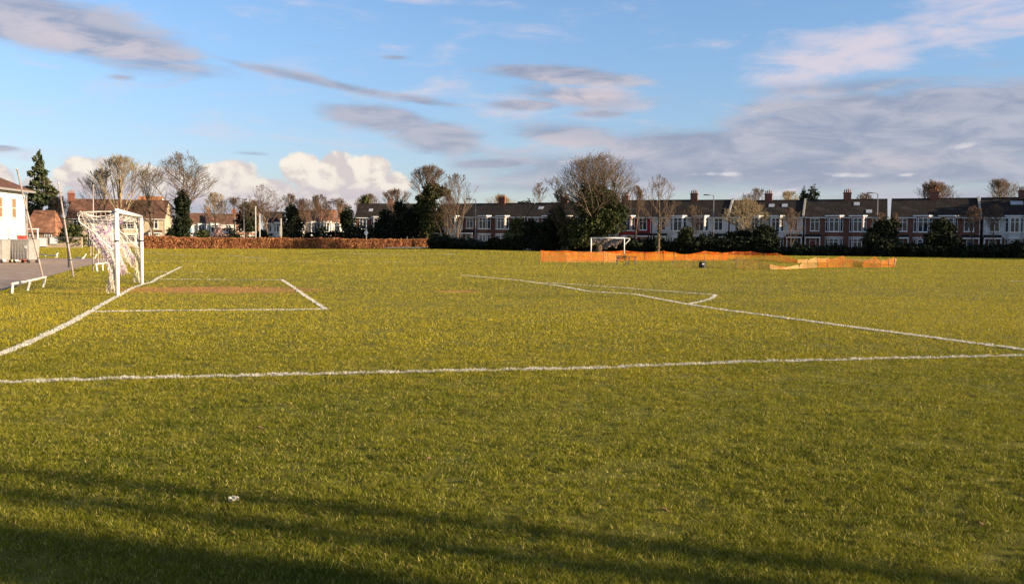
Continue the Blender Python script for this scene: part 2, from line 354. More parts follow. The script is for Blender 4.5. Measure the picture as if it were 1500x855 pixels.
def blade_mat(name, white=False):
    m = bpy.data.materials.new(name); m.use_nodes = True; t = m.node_tree; k = NT(t)
    p = t.nodes['Principled BSDF']; p.inputs['Roughness'].default_value = .8; p.inputs['Specular IOR Level'].default_value = .06
    geo = k.n('ShaderNodeNewGeometry'); P = geo.outputs['Position']; r = geo.outputs['Random Per Island']
    if white:
        c = k.mix(k.sst(r, .82, .95), (.64, .61, .53), (.30, .29, .14))
    else:
        big = k.noise(P, .12, 2, .6); mid = k.noise(P, 1.6, 3, .65)
        f = k.m('ADD', k.m('MULTIPLY', big, .8), k.m('MULTIPLY', mid, .6))
        f = k.m('ADD', f, k.m('MULTIPLY', r, .38))
        sp = k.n('ShaderNodeSeparateXYZ'); k.link(P, sp.inputs[0])
        # the verge outside the touchline is greener, the worn pitch beyond it yellower
        worn = k.sst(k.m('ADD', sp.outputs[1], k.m('MULTIPLY', mid, 5)), 9.0, 24.0)
        lo = k.mix(worn, (.036, .066, .004), (.215, .198, .008)); hi = k.mix(worn, (.215, .205, .016), (.43, .335, .020))
        q = k.m('ADD', k.m('POWER', k.m('MULTIPLY', k.m('SUBTRACT', sp.outputs[0], 1.4), .36), 2), k.m('POWER', k.m('MULTIPLY', k.m('SUBTRACT', sp.outputs[1], 28.6), .9), 2))
        f = k.m('SUBTRACT', f, k.m('MULTIPLY', k.sst(q, 1.6, .2), .3))
        c = k.mix(k.sst(f, .55, 1.12), lo, hi)
        r2 = k.m('FRACT', k.m('MULTIPLY', r, 13.7))
        c = k.mix(k.sst(r2, .87, .93), c, (.50, .42, .12))
        c = k.mix(k.sst(r2, .10, .02), c, (.16, .10, .035))
        sp = k.n('ShaderNodeSeparateXYZ'); k.link(P, sp.inputs[0])
        for (cx, cy, rx, ry) in MUD:
            q = k.m('ADD', k.m('POWER', k.m('MULTIPLY', k.m('SUBTRACT', sp.outputs[0], cx), 1/rx), 2), k.m('POWER', k.m('MULTIPLY', k.m('SUBTRACT', sp.outputs[1], cy), 1/ry), 2))
            c = k.mix(k.m('MULTIPLY', k.sst(k.m('ADD', q, k.m('MULTIPLY', mid, 1.6)), 2.7, .7), .8), c, (.42, .225, .06))
    k.put(p.inputs['Base Color'], c)
    tr = k.n('ShaderNodeBsdfTranslucent'); k.put(tr.inputs[0], c)
    mx = k.n('ShaderNodeMixShader'); mx.inputs[0].default_value = .3
    k.link(p.outputs[0], mx.inputs[1]); k.link(tr.outputs[0], mx.inputs[2]); k.link(mx.outputs[0], t.nodes['Material Output'].inputs[0])
    return m
GM = ground_mat(); BM_ = blade_mat('grass_blades'); WM = blade_mat('line_paint', True)

# ------------------------------------------------------------------ ground
def make_ground():
    xs = np.unique(np.concatenate([np.linspace(-4000, -200, 20), np.linspace(-200, 200, 161), np.linspace(200, 4000, 20)]))
    ys = np.unique(np.concatenate([np.linspace(-1500, -50, 10), np.linspace(-50, 260, 125), np.linspace(260, 7000, 24)]))
    X, Y = np.meshgrid(xs, ys); Z = terrain(X, Y)
    V = np.stack([X, Y, Z], -1).reshape(-1, 3); nx, ny = len(xs), len(ys)
    i, j = np.meshgrid(np.arange(nx-1), np.arange(ny-1)); a = (j*nx+i).ravel()
    o = raw('ground', V, np.stack([a, a+1, a+nx+1, a+nx], 1), GM, smooth=True)
    tag(o, 'wide flat playing field turf reaching the houses', None, None, 'structure')
make_ground()
# the car park polygon, ground coordinates
CAR_PARK = [gp(-40, 432), gp(0, 426.5), gp(30, 418), gp(75, 404), gp(120, 391), gp(150, 384.5), gp(172, 380), gp(150, 378.6), gp(46, 378.8), gp(-120, 381)]
CAR_PARK = [(p.x, p.y) for p in CAR_PARK]
CAR_PARK.append((-48, 28))
def inpoly(x, y, poly):
    ins = np.zeros(len(x), bool); n = len(poly)
    for i in range(n):
        x0, y0 = poly[i]; x1, y1 = poly[(i+1) % n]
        if y0 == y1: continue
        c = ((y0 > y) != (y1 > y)) & (x < (x1-x0)*(y-y0)/(y1-y0)+x0); ins ^= c
    return ins
def flat_poly(name, poly, z, m, label):
    mb = MB(); mb.add([(x, y, z) for x, y in poly], [tuple(range(len(poly)))])
    o = mb.build(name, m)
    return tag(o, label, None, None, 'structure')
o = flat_poly('car_park', CAR_PARK, .02, MT['asphalt'], 'worn brown tarmac car park beside the pitch')
def strip(pts, w, lift, step=2.0):
    P = []
    for i in range(len(pts)-1):
        a, b = Vector(pts[i][:2]), Vector(pts[i+1][:2]); n = max(1, int((b-a).length/step))
        for k in range(n): P.append(a.lerp(b, k/n))
    P.append(Vector(pts[-1][:2])); V = []; Fc = []
    for i, p in enumerate(P):
        d = (P[min(i+1, len(P)-1)]-P[max(i-1, 0)]).normalized(); nrm = Vector((-d.y, d.x))
        for s in (-1, 1):
            q = p+nrm*s*w/2; V.append((q.x, q.y, g(q.x, q.y)+lift))
        if i: Fc.append((2*i-2, 2*i-1, 2*i+1, 2*i))
    return V, Fc
# pitch markings, traced as ground polylines
LINES = [
 ([(-260, 568), (0, 562), (170, 555.5), (340, 552), (600, 546), (860, 540.5), (1100, 531), (1300, 526), (1500, 521.5), (1800, 514)], .09, 'near touchline running right across the foreground'),
 ([(-160, 585), (0, 520), (40, 504), (75, 487), (100, 475), (130, 458), (150, 446), (172, 434), (190, 424), (208, 416.5), (222, 413.5), (230, 408), (247, 400), (265, 391)], .13, 'goal line passing under the near goal posts'),
 ([(140, 457), (240, 455), (330, 454.5), (400, 454), (477, 453)], .16, 'near side line of the six yard box'),
 ([(477, 453), (462, 443), (445, 432), (430, 421), (413, 410)], .12, 'front line of the six yard box'),
 ([(413, 410), (330, 409.5), (232, 409)], .15, 'far side line of the six yard box'),
 ([(675, 403), (760, 410.5), (820, 419), (862, 427), (929, 431), (965, 438), (1008, 446), (1060, 454), (1140, 464.5), (1260, 481), (1380, 497), (1500, 513), (1700, 540)], .14, 'long line slanting across the right of the field'),
 ([(800, 414), (830, 416), (930, 423), (1047, 432)], .10, 'thin line behind the slanting line'),
 ([(1047, 432), (1046, 435), (1038, 439), (1008, 446)], .13, 'short curved line joining the two slanting lines'),
 ([(212, 369.6), (272, 374), (296, 374), (334, 374.2), (390, 379)], .22, 'faint far line slanting near the beech hedge'),
 ([(212, 380), (240, 380)], .2, 'faint short line beyond the near goal'),
 ([(210, 383.5), (320, 383), (520, 383.2), (650, 384.5)], .18, 'faint long line across the far field'),
 ([(266, 389.5), (287, 389.5)], .15, 'faint short dash beyond the goal line end'),
 ([(212, 398.5), (298, 399)], .12, 'faint line behind the muddy goalmouth'),
 ([(497, 371), (560, 373), (650, 373), (664, 371.8)], .25, 'faint far line near the hedge end'),
 ([(1480, 411.5), (1560, 413)], .12, 'short line at the right edge of the field'),
]
LG = []
for pts, w, lab in LINES:
    LG.append(([tuple(gp(px, py))[:2] for px, py in pts], w, lab))

rng = np.random.default_rng(4)
def vnoise(x, y, s, seed):                # smooth value noise
    r = np.random.default_rng(seed); T = r.random((256, 256)); x = x/s+1000; y = y/s+1000
    xi = np.floor(x).astype(int); yi = np.floor(y).astype(int); fx = x-xi; fy = y-yi; fx = fx*fx*(3-2*fx); fy = fy*fy*(3-2*fy)
    a = T[xi % 256, yi % 256]; b = T[(xi+1) % 256, yi % 256]; c = T[xi % 256, (yi+1) % 256]; d = T[(xi+1) % 256, (yi+1) % 256]
    return (a*(1-fx)+b*fx)*(1-fy)+(c*(1-fx)+d*fx)*fy
def make_grass():
    zones = [(2.8, 7.5, 800000, .0028, .020), (7.5, 14, 480000, .005, .021), (14, 30, 300000, .011, .023), (30, 62, 220000, .024, .025), (62, 110, 170000, .05, .030), (110, 185, 170000, .10, .036)]
    XS, YS, WS, HS = [], [], [], []
    for (y0, y1, n, w, h) in zones:
        u = rng.random(n)                 # count per metre of depth falls slowly with distance
        y = y0*(y1/y0)**u if y1 < 60 else y0+(y1-y0)*u
        half = y*.60+2.2
        x = (rng.random(n)*2-1)*half
        k = (y/y0)**.8
        XS.append(x); YS.append(y); WS.append(w*k*rng.uniform(.6, 1.3, n)); HS.append(h*rng.uniform(.45, 1.35, n))
    x = np.concatenate(XS); y = np.concatenate(YS); w = np.concatenate(WS); h = np.concatenate(HS)
    keep = ~inpoly(x, y, CAR_PARK)
    cl = vnoise(x, y, .13, 1)*.5+vnoise(x, y, .38, 2)*.5
    keep &= (cl > rng.random(len(x))*.5) | (y > 40)
    for cx, cy, rx, ry in MUD:
        q = ((x-cx)/rx)**2+((y-cy)/ry)**2; keep &= ~((q < 1.5*vnoise(x, y, .5, 11)) & (rng.random(len(x)) < .62))
    keep &= ~((y > 118) & (x > 40+0*x) & (y > 128-(x-40)*.1+30))
    h = h*(.6+.8*cl); patch = vnoise(x, y, 2.6, 5)*.6+vnoise(x, y, .8, 6)*.4; h = h*(.75+.5*patch)
    x, y, w, h = x[keep], y[keep], w[keep], h[keep]
    own = np.full(len(x), -1)
    for li, (pts, lw, lab) in enumerate(LG):
        for i in range(len(pts)-1):
            (x0, y0), (x1, y1) = pts[i], pts[i+1]
            cand = np.where((x > min(x0, x1)-1) & (x < max(x0, x1)+1) & (y > min(y0, y1)-1) & (y < max(y0, y1)+1))[0]
            if not len(cand): continue
            dx, dy = x1-x0, y1-y0; L2 = dx*dx+dy*dy
            t = np.clip(((x[cand]-x0)*dx+(y[cand]-y0)*dy)/L2, 0, 1)
            dd = np.hypot(x[cand]-x0-t*dx, y[cand]-y0-t*dy)
            jit = lw/2*(.75+.5*vnoise(x[cand], y[cand], .12, 9))
            own[cand[dd < jit]] = li
    near = np.clip((24-y)/14, 0, 1)*.9
    # extra painted blades on the farther lines, where the turf hides flat paint
    ex = [[], [], [], [], []]
    for li, (pts, lw, lab) in enumerate(LG):
        for i in range(len(pts)-1):
            a, b = np.array(pts[i]), np.array(pts[i+1]); L = np.hypot(*(b-a)); ym = max(4, (a[1]+b[1])/2)
            if ym < 8: continue
            bw = .0008*ym; n = int(L*lw/(bw*.9*bw)*.30); n = min(n, 9000); t = rng.random(n); o_ = (rng.random(n)-.5)*lw
            d_ = (b-a)/L; px_ = a[0]+(b[0]-a[0])*t-d_[1]*o_; py_ = a[1]+(b[1]-a[1])*t+d_[0]*o_
            wear = vnoise(px_, py_, .5, 31) > .22; px_, py_ = px_[wear], py_[wear]; n = len(px_)
            ex[0].append(px_); ex[1].append(py_); ex[2].append(bw*rng.uniform(.7, 1.3, n)); ex[3].append(.026*rng.uniform(.7, 1.2, n)); ex[4].append(np.full(n, li))
    x, y, w, h, own = [np.concatenate([q]+e_) for q, e_ in zip((x, y, w, h, own), ex)]
    near = np.clip((24-y)/14, 0, 1)*.9
    z = terrain(x, y)+near*(.024*vnoise(x, y, .05, 21)+.028*vnoise(x, y, .13, 22)-.014)
    ang = rng.uniform(0, 2*math.pi, len(x)); lean = rng.uniform(.2, 1.7, len(x))*h; la = rng.uniform(0, 2*math.pi, len(x))
    paint = own >= 0
    h = np.where(paint, h*.95+.004, h); w = np.where(paint, w*1.3, w)
    dx, dy = np.cos(ang)*w/2, np.sin(ang)*w/2
    V = np.empty((len(x), 3, 3), np.float32)
    V[:, 0] = np.stack([x-dx, y-dy, z-.004], 1); V[:, 1] = np.stack([x+dx, y+dy, z-.004], 1)
    V[:, 2] = np.stack([x+np.cos(la)*lean, y+np.sin(la)*lean, z+h], 1)
    def mk(sel): 
        v = V[sel].reshape(-1, 3); return v, np.arange(len(v)).reshape(-1, 3)
    v, f = mk(~paint); o = raw('grass', v, f, BM_); tag(o, 'short winter grass covering the playing field', 'grass', None, 'stuff')
    for li, (pts, lw, lab) in enumerate(LG):
        sv, sf = strip(pts, lw*.8, .008 if pts[1][1] < 60 else .03, .5)
        sv = np.array(sv, np.float32); tri = []
        for q in sf: tri += [(q[0], q[1], q[2]), (q[0], q[2], q[3])]
        v, f = mk(own == li)
        VV = np.concatenate([sv, v]); FF = np.concatenate([np.array(tri), f+len(sv)]) if len(v) else np.array(tri)
        o = raw('pitch_line', VV, FF, WM); tag(o, 'white painted '+lab, None, None, 'structure')
make_grass()

# ------------------------------------------------------------------ trees
def segs_mesh(S, n):
    S = np.asarray(S, float); p0, p1, r0, r1 = S[:, 0:3], S[:, 3:6], S[:, 6], S[:, 7]
    d = p1-p0; d /= np.linalg.norm(d, axis=1, keepdims=True)+1e-9
    ref = np.where(np.abs(d[:, 2:3]) > .9, np.array([[1., 0, 0]]), np.array([[0, 0, 1.]]))
    u = np.cross(d, ref); u /= np.linalg.norm(u, axis=1, keepdims=True)+1e-9; w = np.cross(d, u)
    V = np.empty((len(S), 2*n, 3))
    for j in range(n):
        a = 2*math.pi*j/n; o = u*math.cos(a)+w*math.sin(a)
        V[:, j] = p0+o*r0[:, None]; V[:, n+j] = p1+o*r1[:, None]
    base = (np.arange(len(S))*2*n)[:, None]
    Fc = np.concatenate([base+np.array([[j, (j+1) % n, n+(j+1) % n, n+j]]) for j in range(n)])
    return V.reshape(-1, 3), Fc
def grow_tree(seed, H, spread, trunk_h=.3, r0=.3, nl=(9, 5, 5, 4), ang=.8, upb=.25, curl=.18, minr=.012, lean=(0, 0), leader=True, ratio=.58, low=None):
    """limbs grow out to a lumpy egg shaped envelope of radius spread and height H"""
    rg = random.Random(seed); T, B, tips = [], [], []
    z0 = H*(trunk_h*.75 if low is None else low); zc = z0+(H-z0)*.52; rz_u, rz_d = H-zc, zc-z0
    ph = [rg.uniform(0, 6.28) for _ in range(4)]
    def V3(): return Vector((rg.uniform(-1, 1), rg.uniform(-1, 1), rg.uniform(-1, 1)))
    def reach(p, d):                     # distance from p along d to the envelope
        a_ = math.atan2(d.y, d.x); k = 1+.12*math.sin(2*a_+ph[0])+.08*math.sin(5*a_+ph[1]+3*d.z)
        rz_ = rz_u if d.z > 0 else rz_d; sx = spread*k
        P = Vector((p.x/sx, p.y/sx, (p.z-zc)/rz_)); D = Vector((d.x/sx, d.y/sx, d.z/rz_))
        A_ = D.dot(D); B_ = 2*P.dot(D); C_ = P.dot(P)-1; q = B_*B_-4*A_*C_
        if q <= 0: return .15*spread
        return max(.12*spread, (-B_+math.sqrt(q))/(2*A_))
    def limb(p, d, L, r, lvl):
        n = (8, 6, 4, 3, 2)[lvl]; sg = L/n; nodes = []
        for i in range(n):
            d = (d+V3()*curl*(1 if lvl else .25)+Vector((0, 0, upb*(.55 if lvl else 0)))*(.4 if lvl > 1 else 1)).normalized()
            q = p+d*sg; ra = r*(1-.8*i/n) if lvl else r*(1-.8*i/n); rb = r*(1-.8*(i+1)/n) if lvl else r*(1-.8*(i+1)/n)
            (T if lvl <= 0 else B).append((*p, *q, max(ra, minr), max(rb, minr)))
            nodes.append((p.copy(), q.copy(), d.copy(), rb)); p = q
        if lvl >= len(nl): tips.append(tuple(p)); return
        for c in range(nl[lvl]):
            t = rg.uniform(trunk_h if lvl == 0 else .18, 1.0) if c else .97; f = t*n; i = min(n-1, int(f))
            a, b, dd, rr = nodes[i]; pos = a.lerp(b, f-i)
            perp = dd.orthogonal().normalized(); perp.rotate(Matrix.Rotation(rg.uniform(0, 2*math.pi), 3, dd))
            al = ang*rg.uniform(.55, 1.2)*((1.25-.6*t) if lvl == 0 else 1.0)
            if lvl and perp.z < -.2: perp.z *= -.3
            nd = (dd*math.cos(al)+perp*math.sin(al)).normalized()
            R_ = reach(pos, (nd+Vector((0, 0, upb*.5))).normalized())
            if lvl == 0: LL = R_*rg.uniform(.82, 1.0)
            else: LL = min(L*ratio*rg.uniform(.7, 1.25), R_*rg.uniform(.8, 1.05))
            limb(pos, nd, LL, max(rr*.7 if lvl else r*(.5-.25*t), minr), lvl+1)
    limb(Vector((0, 0, -.1)), Vector((lean[0], lean[1], 1)).normalized(), H*(.80 if leader else .5), r0, 0)
    return T, B, tips
def leaf_quads(C, size, seed, flat=0.0):
    rg = np.random.default_rng(seed); C = np.asarray(C, float); n = len(C)
    a = rg.normal(size=(n, 3)); a /= np.linalg.norm(a, axis=1, keepdims=True)
    b = rg.normal(size=(n, 3)); b -= a*(a*b).sum(1, keepdims=True); b /= np.linalg.norm(b, axis=1, keepdims=True)
    s = size*rg.uniform(.55, 1.35, (n, 1)); a *= s; b *= s*rg.uniform(.35, .8, (n, 1))
    V = np.stack([C-a, C-b*1.0, C+a, C+b], 1).reshape(-1, 3)
    return V, np.arange(4*n).reshape(-1, 4)
def blob_points(blobs, n, seed, shell=.55):
    rg = np.random.default_rng(seed); vol = np.array([b[3]*b[4]*b[5] for b in blobs])**(2/3.); P = []
    for b, k in zip(blobs, (vol/vol.sum()*n).astype(int)):
        d = rg.normal(size=(k, 3)); d /= np.linalg.norm(d, axis=1, keepdims=True)
        lump = 1+.16*np.sin(d[:, 0]*5+b[0]*3+seed)*np.sin(d[:, 1]*6+seed)+.16*np.sin(d[:, 2]*7+b[1])
        r = (shell+(1-shell)*rg.random(k)**.7)*lump*(1+.12*rg.normal(size=k)*(rg.random(k) < .3))
        P.append(d*r[:, None]*np.array(b[3:6])+np.array(b[0:3]))
    P = np.concatenate(P); return P[P[:, 2] > 0.03]
def bare_tree(px, Y, top, w, label, group=None, seed=1, twig='twig', name='bare_tree', minr=None, ivy=None, **kw):
    """px column, Y depth, top row in the photo, w crown width in photo pixels"""
    o = gx(px, Y); H = at(px, top, Y).z-o.z; W = w/F*Y
    r = empty(name, o); tag(r, label, 'tree', group)
    minr = minr or max(.010, Y*1.0e-4)
    T, B, tips = grow_tree(seed, H, W*.5*kw.pop('wide', 1.18), minr=minr, **kw); T = np.array(T); B = np.array(B)
    v, f = segs_mesh(T, 7); raw('trunk', v, f, MT['bark'], r, smooth=True)
    v, f = segs_mesh(B, 3); raw('crown', v, f, MT[twig], r)
    if ivy:
        pts = []; rg = np.random.default_rng(seed+5)
        for q in list(T)+[b for b in B if b[6] > ivy.get('rmin', .09)]:
            z = (q[2]+q[5])/2/H
            if z < ivy['z0'] or z > ivy['z1'] or rg.random() > ivy.get('p', 1): continue
            k = ivy.get('n', 120); t = rg.random((k, 1)); c = q[0:3]*(1-t)+q[3:6]*t
            pts.append(c+rg.normal(size=(k, 3))*ivy.get('r', .45)*(1 if q[6] > .15 else .6))
        for bl in ivy.get('blobs', []): pts.append(blob_points([bl], ivy.get('nb', 1500), seed))
        P = np.concatenate(pts); v, f = leaf_quads(P, ivy.get('s', .16), seed); raw('ivy', v, f, MT[ivy.get('m', 'ivy')], r)
    return r
def leafy(px, Y, top, w, label, cat='tree', group=None, seed=1, m='ever', name='evergreen_tree', shape='round', n=5000, s=.2, base=0.0, trunk=True, D=None):
    o = gx(px, Y); H = at(px, top, Y).z-o.z; W = w/F*Y/2; rg = random.Random(seed)
    r = empty(name, o); tag(r, label, cat, group); D = D or W
    bl = []
    if shape == 'round':
        for i in range(11):
            t = rg.random(); zz = base*H+(H*(1-base))*(.18+.62*t); k = math.sin(math.pi*(.25+.6*t)); a = rg.uniform(0, 6.28); q = rg.uniform(.2, .62)
            bl.append((math.cos(a)*W*q*k, math.sin(a)*D*q*k, zz, W*rg.uniform(.36, .52), D*rg.uniform(.36, .52), H*(1-base)*rg.uniform(.14, .24)))
        bl.append((0, 0, H*.82, W*.4, D*.4, H*.17)); bl.append((0, 0, H*(base+(1-base)*.35), W*.72, D*.72, H*(1-base)*.36))
    elif shape == 'cone':
        for i in range(14):
            t = i/13; zz = H*(base+(1-base)*(.06+.86*t)); q = (1-t)**.8*.9+.08; a = rg.uniform(0, 6.28)
            bl.append((math.cos(a)*W*.2*q, math.sin(a)*W*.2*q, zz, W*q*.85, W*q*.85, H*.075))
    elif shape == 'cedar':               # layered boughs with gaps
        for i in range(46):
            t = i/45; zz = H*(.10+.86*t); q = (1-t)**.6*.95*(1 if t < .55 else .72)+.05; a = i*2.4+rg.uniform(-.4, .4); rr = q*rg.uniform(.2, 1.05)
            bl.append((math.cos(a)*W*rr, math.sin(a)*W*rr, zz, W*q*.50, W*q*.50, H*.034))
    elif shape == 'box':
        k = max(3, int(w/18))
        for i in range(k*3):
            xx = -W+2*W*(i+.5)/(k*3); hh = H*rg.uniform(.72, 1.0)
            bl.append((xx, rg.uniform(-.3, .3), hh*.5, 2*W/(k*3)*1.4, D*.8, hh*.52))
    P = blob_points(bl, n, seed, .35 if shape != 'cedar' else .1)
    P[:, 2] *= H/np.percentile(P[:, 2], 99.6); P[:, 0] *= 2*W/(np.percentile(P[:, 0], 99.5)-np.percentile(P[:, 0], .5))
    v, f = leaf_quads(P, s, seed); raw('crown' if cat == 'tree' else 'foliage', v, f, MT[m], r)
    if trunk:
        T, B, _ = grow_tree(seed, H*(.93 if shape in ('cone', 'cedar') else .7), W*.55, r0=max(.07, H*.018), nl=(14, 4), ang=1.1, upb=.1, minr=.03)
        v, f = segs_mesh(np.array(T+B), 4); raw('trunk', v, f, MT['bark'], r)
    return r

# ------------------------------------------------------------------ houses
def window(parent, x0, x1, z0, z1, y, nc=2, transom=.7, bar=.09, glass='glass', vec=None, name='window', fm='white'):
    """frame bars proud of the wall on the side facing -y; vec = (origin, direction) for slanted walls"""
    f = MB(); W = x1-x0
    f.box(x0, x0+bar, y-.06, y+.04, z0, z1); f.box(x1-bar, x1, y-.06, y+.04, z0, z1)
    f.box(x0+bar, x1-bar, y-.06, y+.04, z1-bar, z1); f.box(x0-.05, x1+.05, y-.12, y+.04, z0-.07, z0)
    f.box(x0+bar, x1-bar, y-.055, y+.04, z0, z0+bar)
    for i in range(1, nc):
        x = x0+W*i/nc; f.box(x-bar*.55, x+bar*.55, y-.052, y+.04, z0+bar, z1-bar)
    zt = z0+(z1-z0)*transom
    for i in range(nc):
        a = x0+W*i/nc+(bar if i == 0 else bar*.55); b = x0+W*(i+1)/nc-(bar if i == nc-1 else bar*.55)
        if transom < 1: f.box(a, b, y-.045, y+.04, zt-.03, zt+.03)
    gl = MB().box(x0+bar*.5, x1-bar*.5, y-.02, y+.01, z0+bar*.5, z1-bar*.5)
    if vec:
        (ox, oy), (dx, dy) = vec
        for q in (f, gl): q.v = [(ox+v[0]*dx-v[1]*dy*1.0, oy+v[0]*dy+v[1]*dx, v[2]) for v in q.v]
    o = f.build(name, MT[fm], parent); gl.build('pane', MT[glass], o); return o
def chimney(parent, x, y, z0, z1, w=.9, d=.55, pots=4, m='brick', off=0):
    s = MB(); s.box(x-w/2, x+w/2, y-d/2, y+d/2, z0, z1-.22); s.box(x-w/2-.07, x+w/2+.07, y-d/2-.07, y+d/2+.07, z1-.22, z1-.08)
    s.box(x-w/2-.02, x+w/2+.02, y-d/2-.02, y+d/2+.02, z1-.08, z1)
    c = s.build('chimney', MT[m], parent); p = MB()
    for i in range(pots):
        px = x-w/2+w*(i+.5)/pots; h = .42+.08*((i*7) % 3)
        p.tube([(px, y, z1-.02), (px, y, z1+.05), (px, y, z1+h-.06), (px, y, z1+h)], [.12, .10, .085, .11], 8)
    p.build('chimney_pot', MT['pot'], c); return c
def terrace_house(label, loc, rz, w, ev, rd, low='brick_d', upp=None, mirror=False, door='door_g', group=None, chim=1, skylights=(), gable=None, roofm='slate', dep=8.6, winup=True, glass='glass', cat='house', porch=True, bayroof='white', name='terraced_house'):
    """front at y=0 looking to -y; x from 0 to w; bay at the right end unless mirror"""
    r = empty(name, loc, rz); tag(r, label, cat, group)
    X = (lambda a: w-a) if mirror else (lambda a: a)
    def bx(mb, x0, x1, *a): x0, x1 = sorted((X(x0), X(x1))); return mb.box(x0, x1, *a)
    mid = dep/2; fl = ev*.47
    hw = MB(); hw.box(.004, w-.004, 0, dep, -.4, fl); hw.build('wall', MT[low], r)
    up_ = MB(); z0 = fl+.002
    up_.add([(.004, 0, z0), (w-.004, 0, z0), (w-.004, dep, z0), (.004, dep, z0), (.004, 0, ev), (w-.004, 0, ev), (w-.004, dep, ev), (.004, dep, ev), (.004, mid, rd-.12), (w-.004, mid, rd-.12)],
            [(0, 1, 5, 4), (1, 2, 6, 9, 5), (2, 3, 7, 6), (3, 0, 4, 8, 7), (0, 3, 2, 1)])
    up_.build('upper_wall', MT[upp or low], r)
    rf = MB(); oh = .35; sl = (rd-ev)/mid; zf = ev-sl*oh; t = .12
    rf.prism([(0, 0)], 0, 0) if False else None
    a0, a1 = (0.0, w)
    rf.add([(a0, -oh, zf), (a1, -oh, zf), (a1, mid, rd), (a0, mid, rd), (a0, dep+oh, zf), (a1, dep+oh, zf),
            (a0, -oh, zf+t), (a1, -oh, zf+t), (a1, mid, rd+t), (a0, mid, rd+t), (a0, dep+oh, zf+t), (a1, dep+oh, zf+t)],
           [(0, 3, 2, 1), (3, 4, 5, 2), (6, 7, 8, 9), (9, 8, 11, 10), (0, 1, 7, 6), (5, 4, 10, 11), (1, 2, 8, 7), (2, 5, 11, 8), (0, 6, 9, 3), (3, 9, 10, 4)])
    n = int(w/.45)
    for i in range(n): rf.tube([(a0+w*i/n+.01, mid, rd+t+.02), (a0+w*(i+1)/n-.01, mid, rd+t+.02)], .09, 6)
    ro = rf.build('roof', MT[roofm], r)
    gt = MB(); gt.box(0.01, w-.01, -oh-.10, -oh-.004, zf-.02, zf+.10); gt.box(0.01, w-.01, -oh, -.004, zf-.05, zf-.012)
    xd = X(.12); gt.box(xd-.04, xd+.04, -.1, -.02, 0, zf-.05); gt.build('gutter', MT['white'], r)
    if chim:
        chimney(ro, w-.02 if chim > 0 else .02, mid+.0, rd-.7, rd+1.25, w=1.15, d=.62, pots=4, m='brick' if low != 'brick_o' else 'brick_o')
    if gable:                            # exposed party wall with pale coping
        gx_ = 0 if gable < 0 else w
        m = MB(); m.add([(gx_+e*.14, y, z) for e in (-1, 1) for y, z in ((-oh-.05, zf+.05), (mid, rd+.10), (mid, rd+.42), (-oh-.05, zf+.36))],
                        [(0, 1, 2, 3), (7, 6, 5, 4), (0, 4, 5, 1), (1, 5, 6, 2), (2, 6, 7, 3), (3, 7, 4, 0)])
        m.build('parapet', MT['kerb'], r)
    for (sx, t_) in skylights:
        y0 = mid*t_; z0_ = ev+sl*y0; m = MB(); hw_ = .42; L = .95
        pts = []
        for (u, v_) in ((-hw_, 0), (hw_, 0), (hw_, L), (-hw_, L)):
            yy = y0+v_*math.cos(math.atan(sl)); zz = ev+sl*yy+t; pts.append((X(sx)+u, yy, zz))
        m.add([(x, y-.0, z+.02) for x, y, z in pts]+[(x, y, z+.09) for x, y, z in pts], [(0, 1, 5, 4), (1, 2, 6, 5), (2, 3, 7, 6), (3, 0, 4, 7), (4, 5, 6, 7)])
        m.build('skylight', MT['skylight'], r)
    # two storey bay
    b0, b1 = w*.50, w*.93; pr = .75; ch = .55
    xs0, xs1 = sorted((X(b0), X(b1)))
    poly = [(xs0, 0.01), (xs0+ch, -pr), (xs1-ch, -pr), (xs1, 0.01)]
    bl = MB(); bl.plan(poly, -.3, fl); bl.build('bay', MT[low], r)
    bu = MB(); bu.plan(poly, fl+.002, ev-.02); bu.build('bay', MT[upp or low], r)
    pc = [(xs0-.12, -.006), (xs0+ch-.06, -pr-.14), (xs1-ch+.06, -pr-.14), (xs1+.12, -.006)]
    cp = MB(); cp.plan(pc, ev-.02, ev+.16); cp.build('bay_roof', MT[bayroof], r)
    ln = MB(); ln.plan([(xs0-.05, -.004), (xs0+ch-.03, -pr-.07), (xs1-ch+.03, -pr-.07), (xs1+.05, -.004)], fl-.16, fl-.001); ln.build('bay_roof', MT[bayroof], r)
    for (z0, z1) in ((.75, fl-.28), (fl+.75, ev-.2)):
        window(r, xs0+ch+.04, xs1-ch-.04, z0, z1, -pr, 2, .72, .1, glass)
        L = math.hypot(ch, pr)
        window(r, .12, L-.12, z0, z1, 0, 1, .72, .1, glass, vec=((xs0, 0.01), (ch/L, -pr/L)))
        window(r, .12, L-.12, z0, z1, 0, 1, .72, .1, glass, vec=((xs1-ch, -pr), (ch/L, pr/L)))
    # upper window over the door, then door with porch
    xa, xb = sorted((X(w*.14), X(w*.14+1.35))); window(r, xa, xb, fl+.85, ev-.3, 0, 2, .72, .1, glass)
    xa, xb = sorted((X(w*.13), X(w*.13+1.0)))
    dr = MB(); dr.box(xa+.1, xb-.1, -.05, .02, .1, 2.1); do = dr.build('door', MT[door], r)
    MB().box(xa+.16, xa+.2, -.10, -.05, 1.0, 1.12).build('handle', MT['galv'], do)
    fr = MB(); fr.box(xa, xa+.1, -.07, .02, .1, 2.5); fr.box(xb-.1, xb, -.07, .02, .1, 2.5); fr.box(xa+.1, xb-.1, -.07, .02, 2.4, 2.5); fr.box(xa+.1, xb-.1, -.065, .02, 2.1, 2.16); fr.build('door_frame', MT['white'], r)
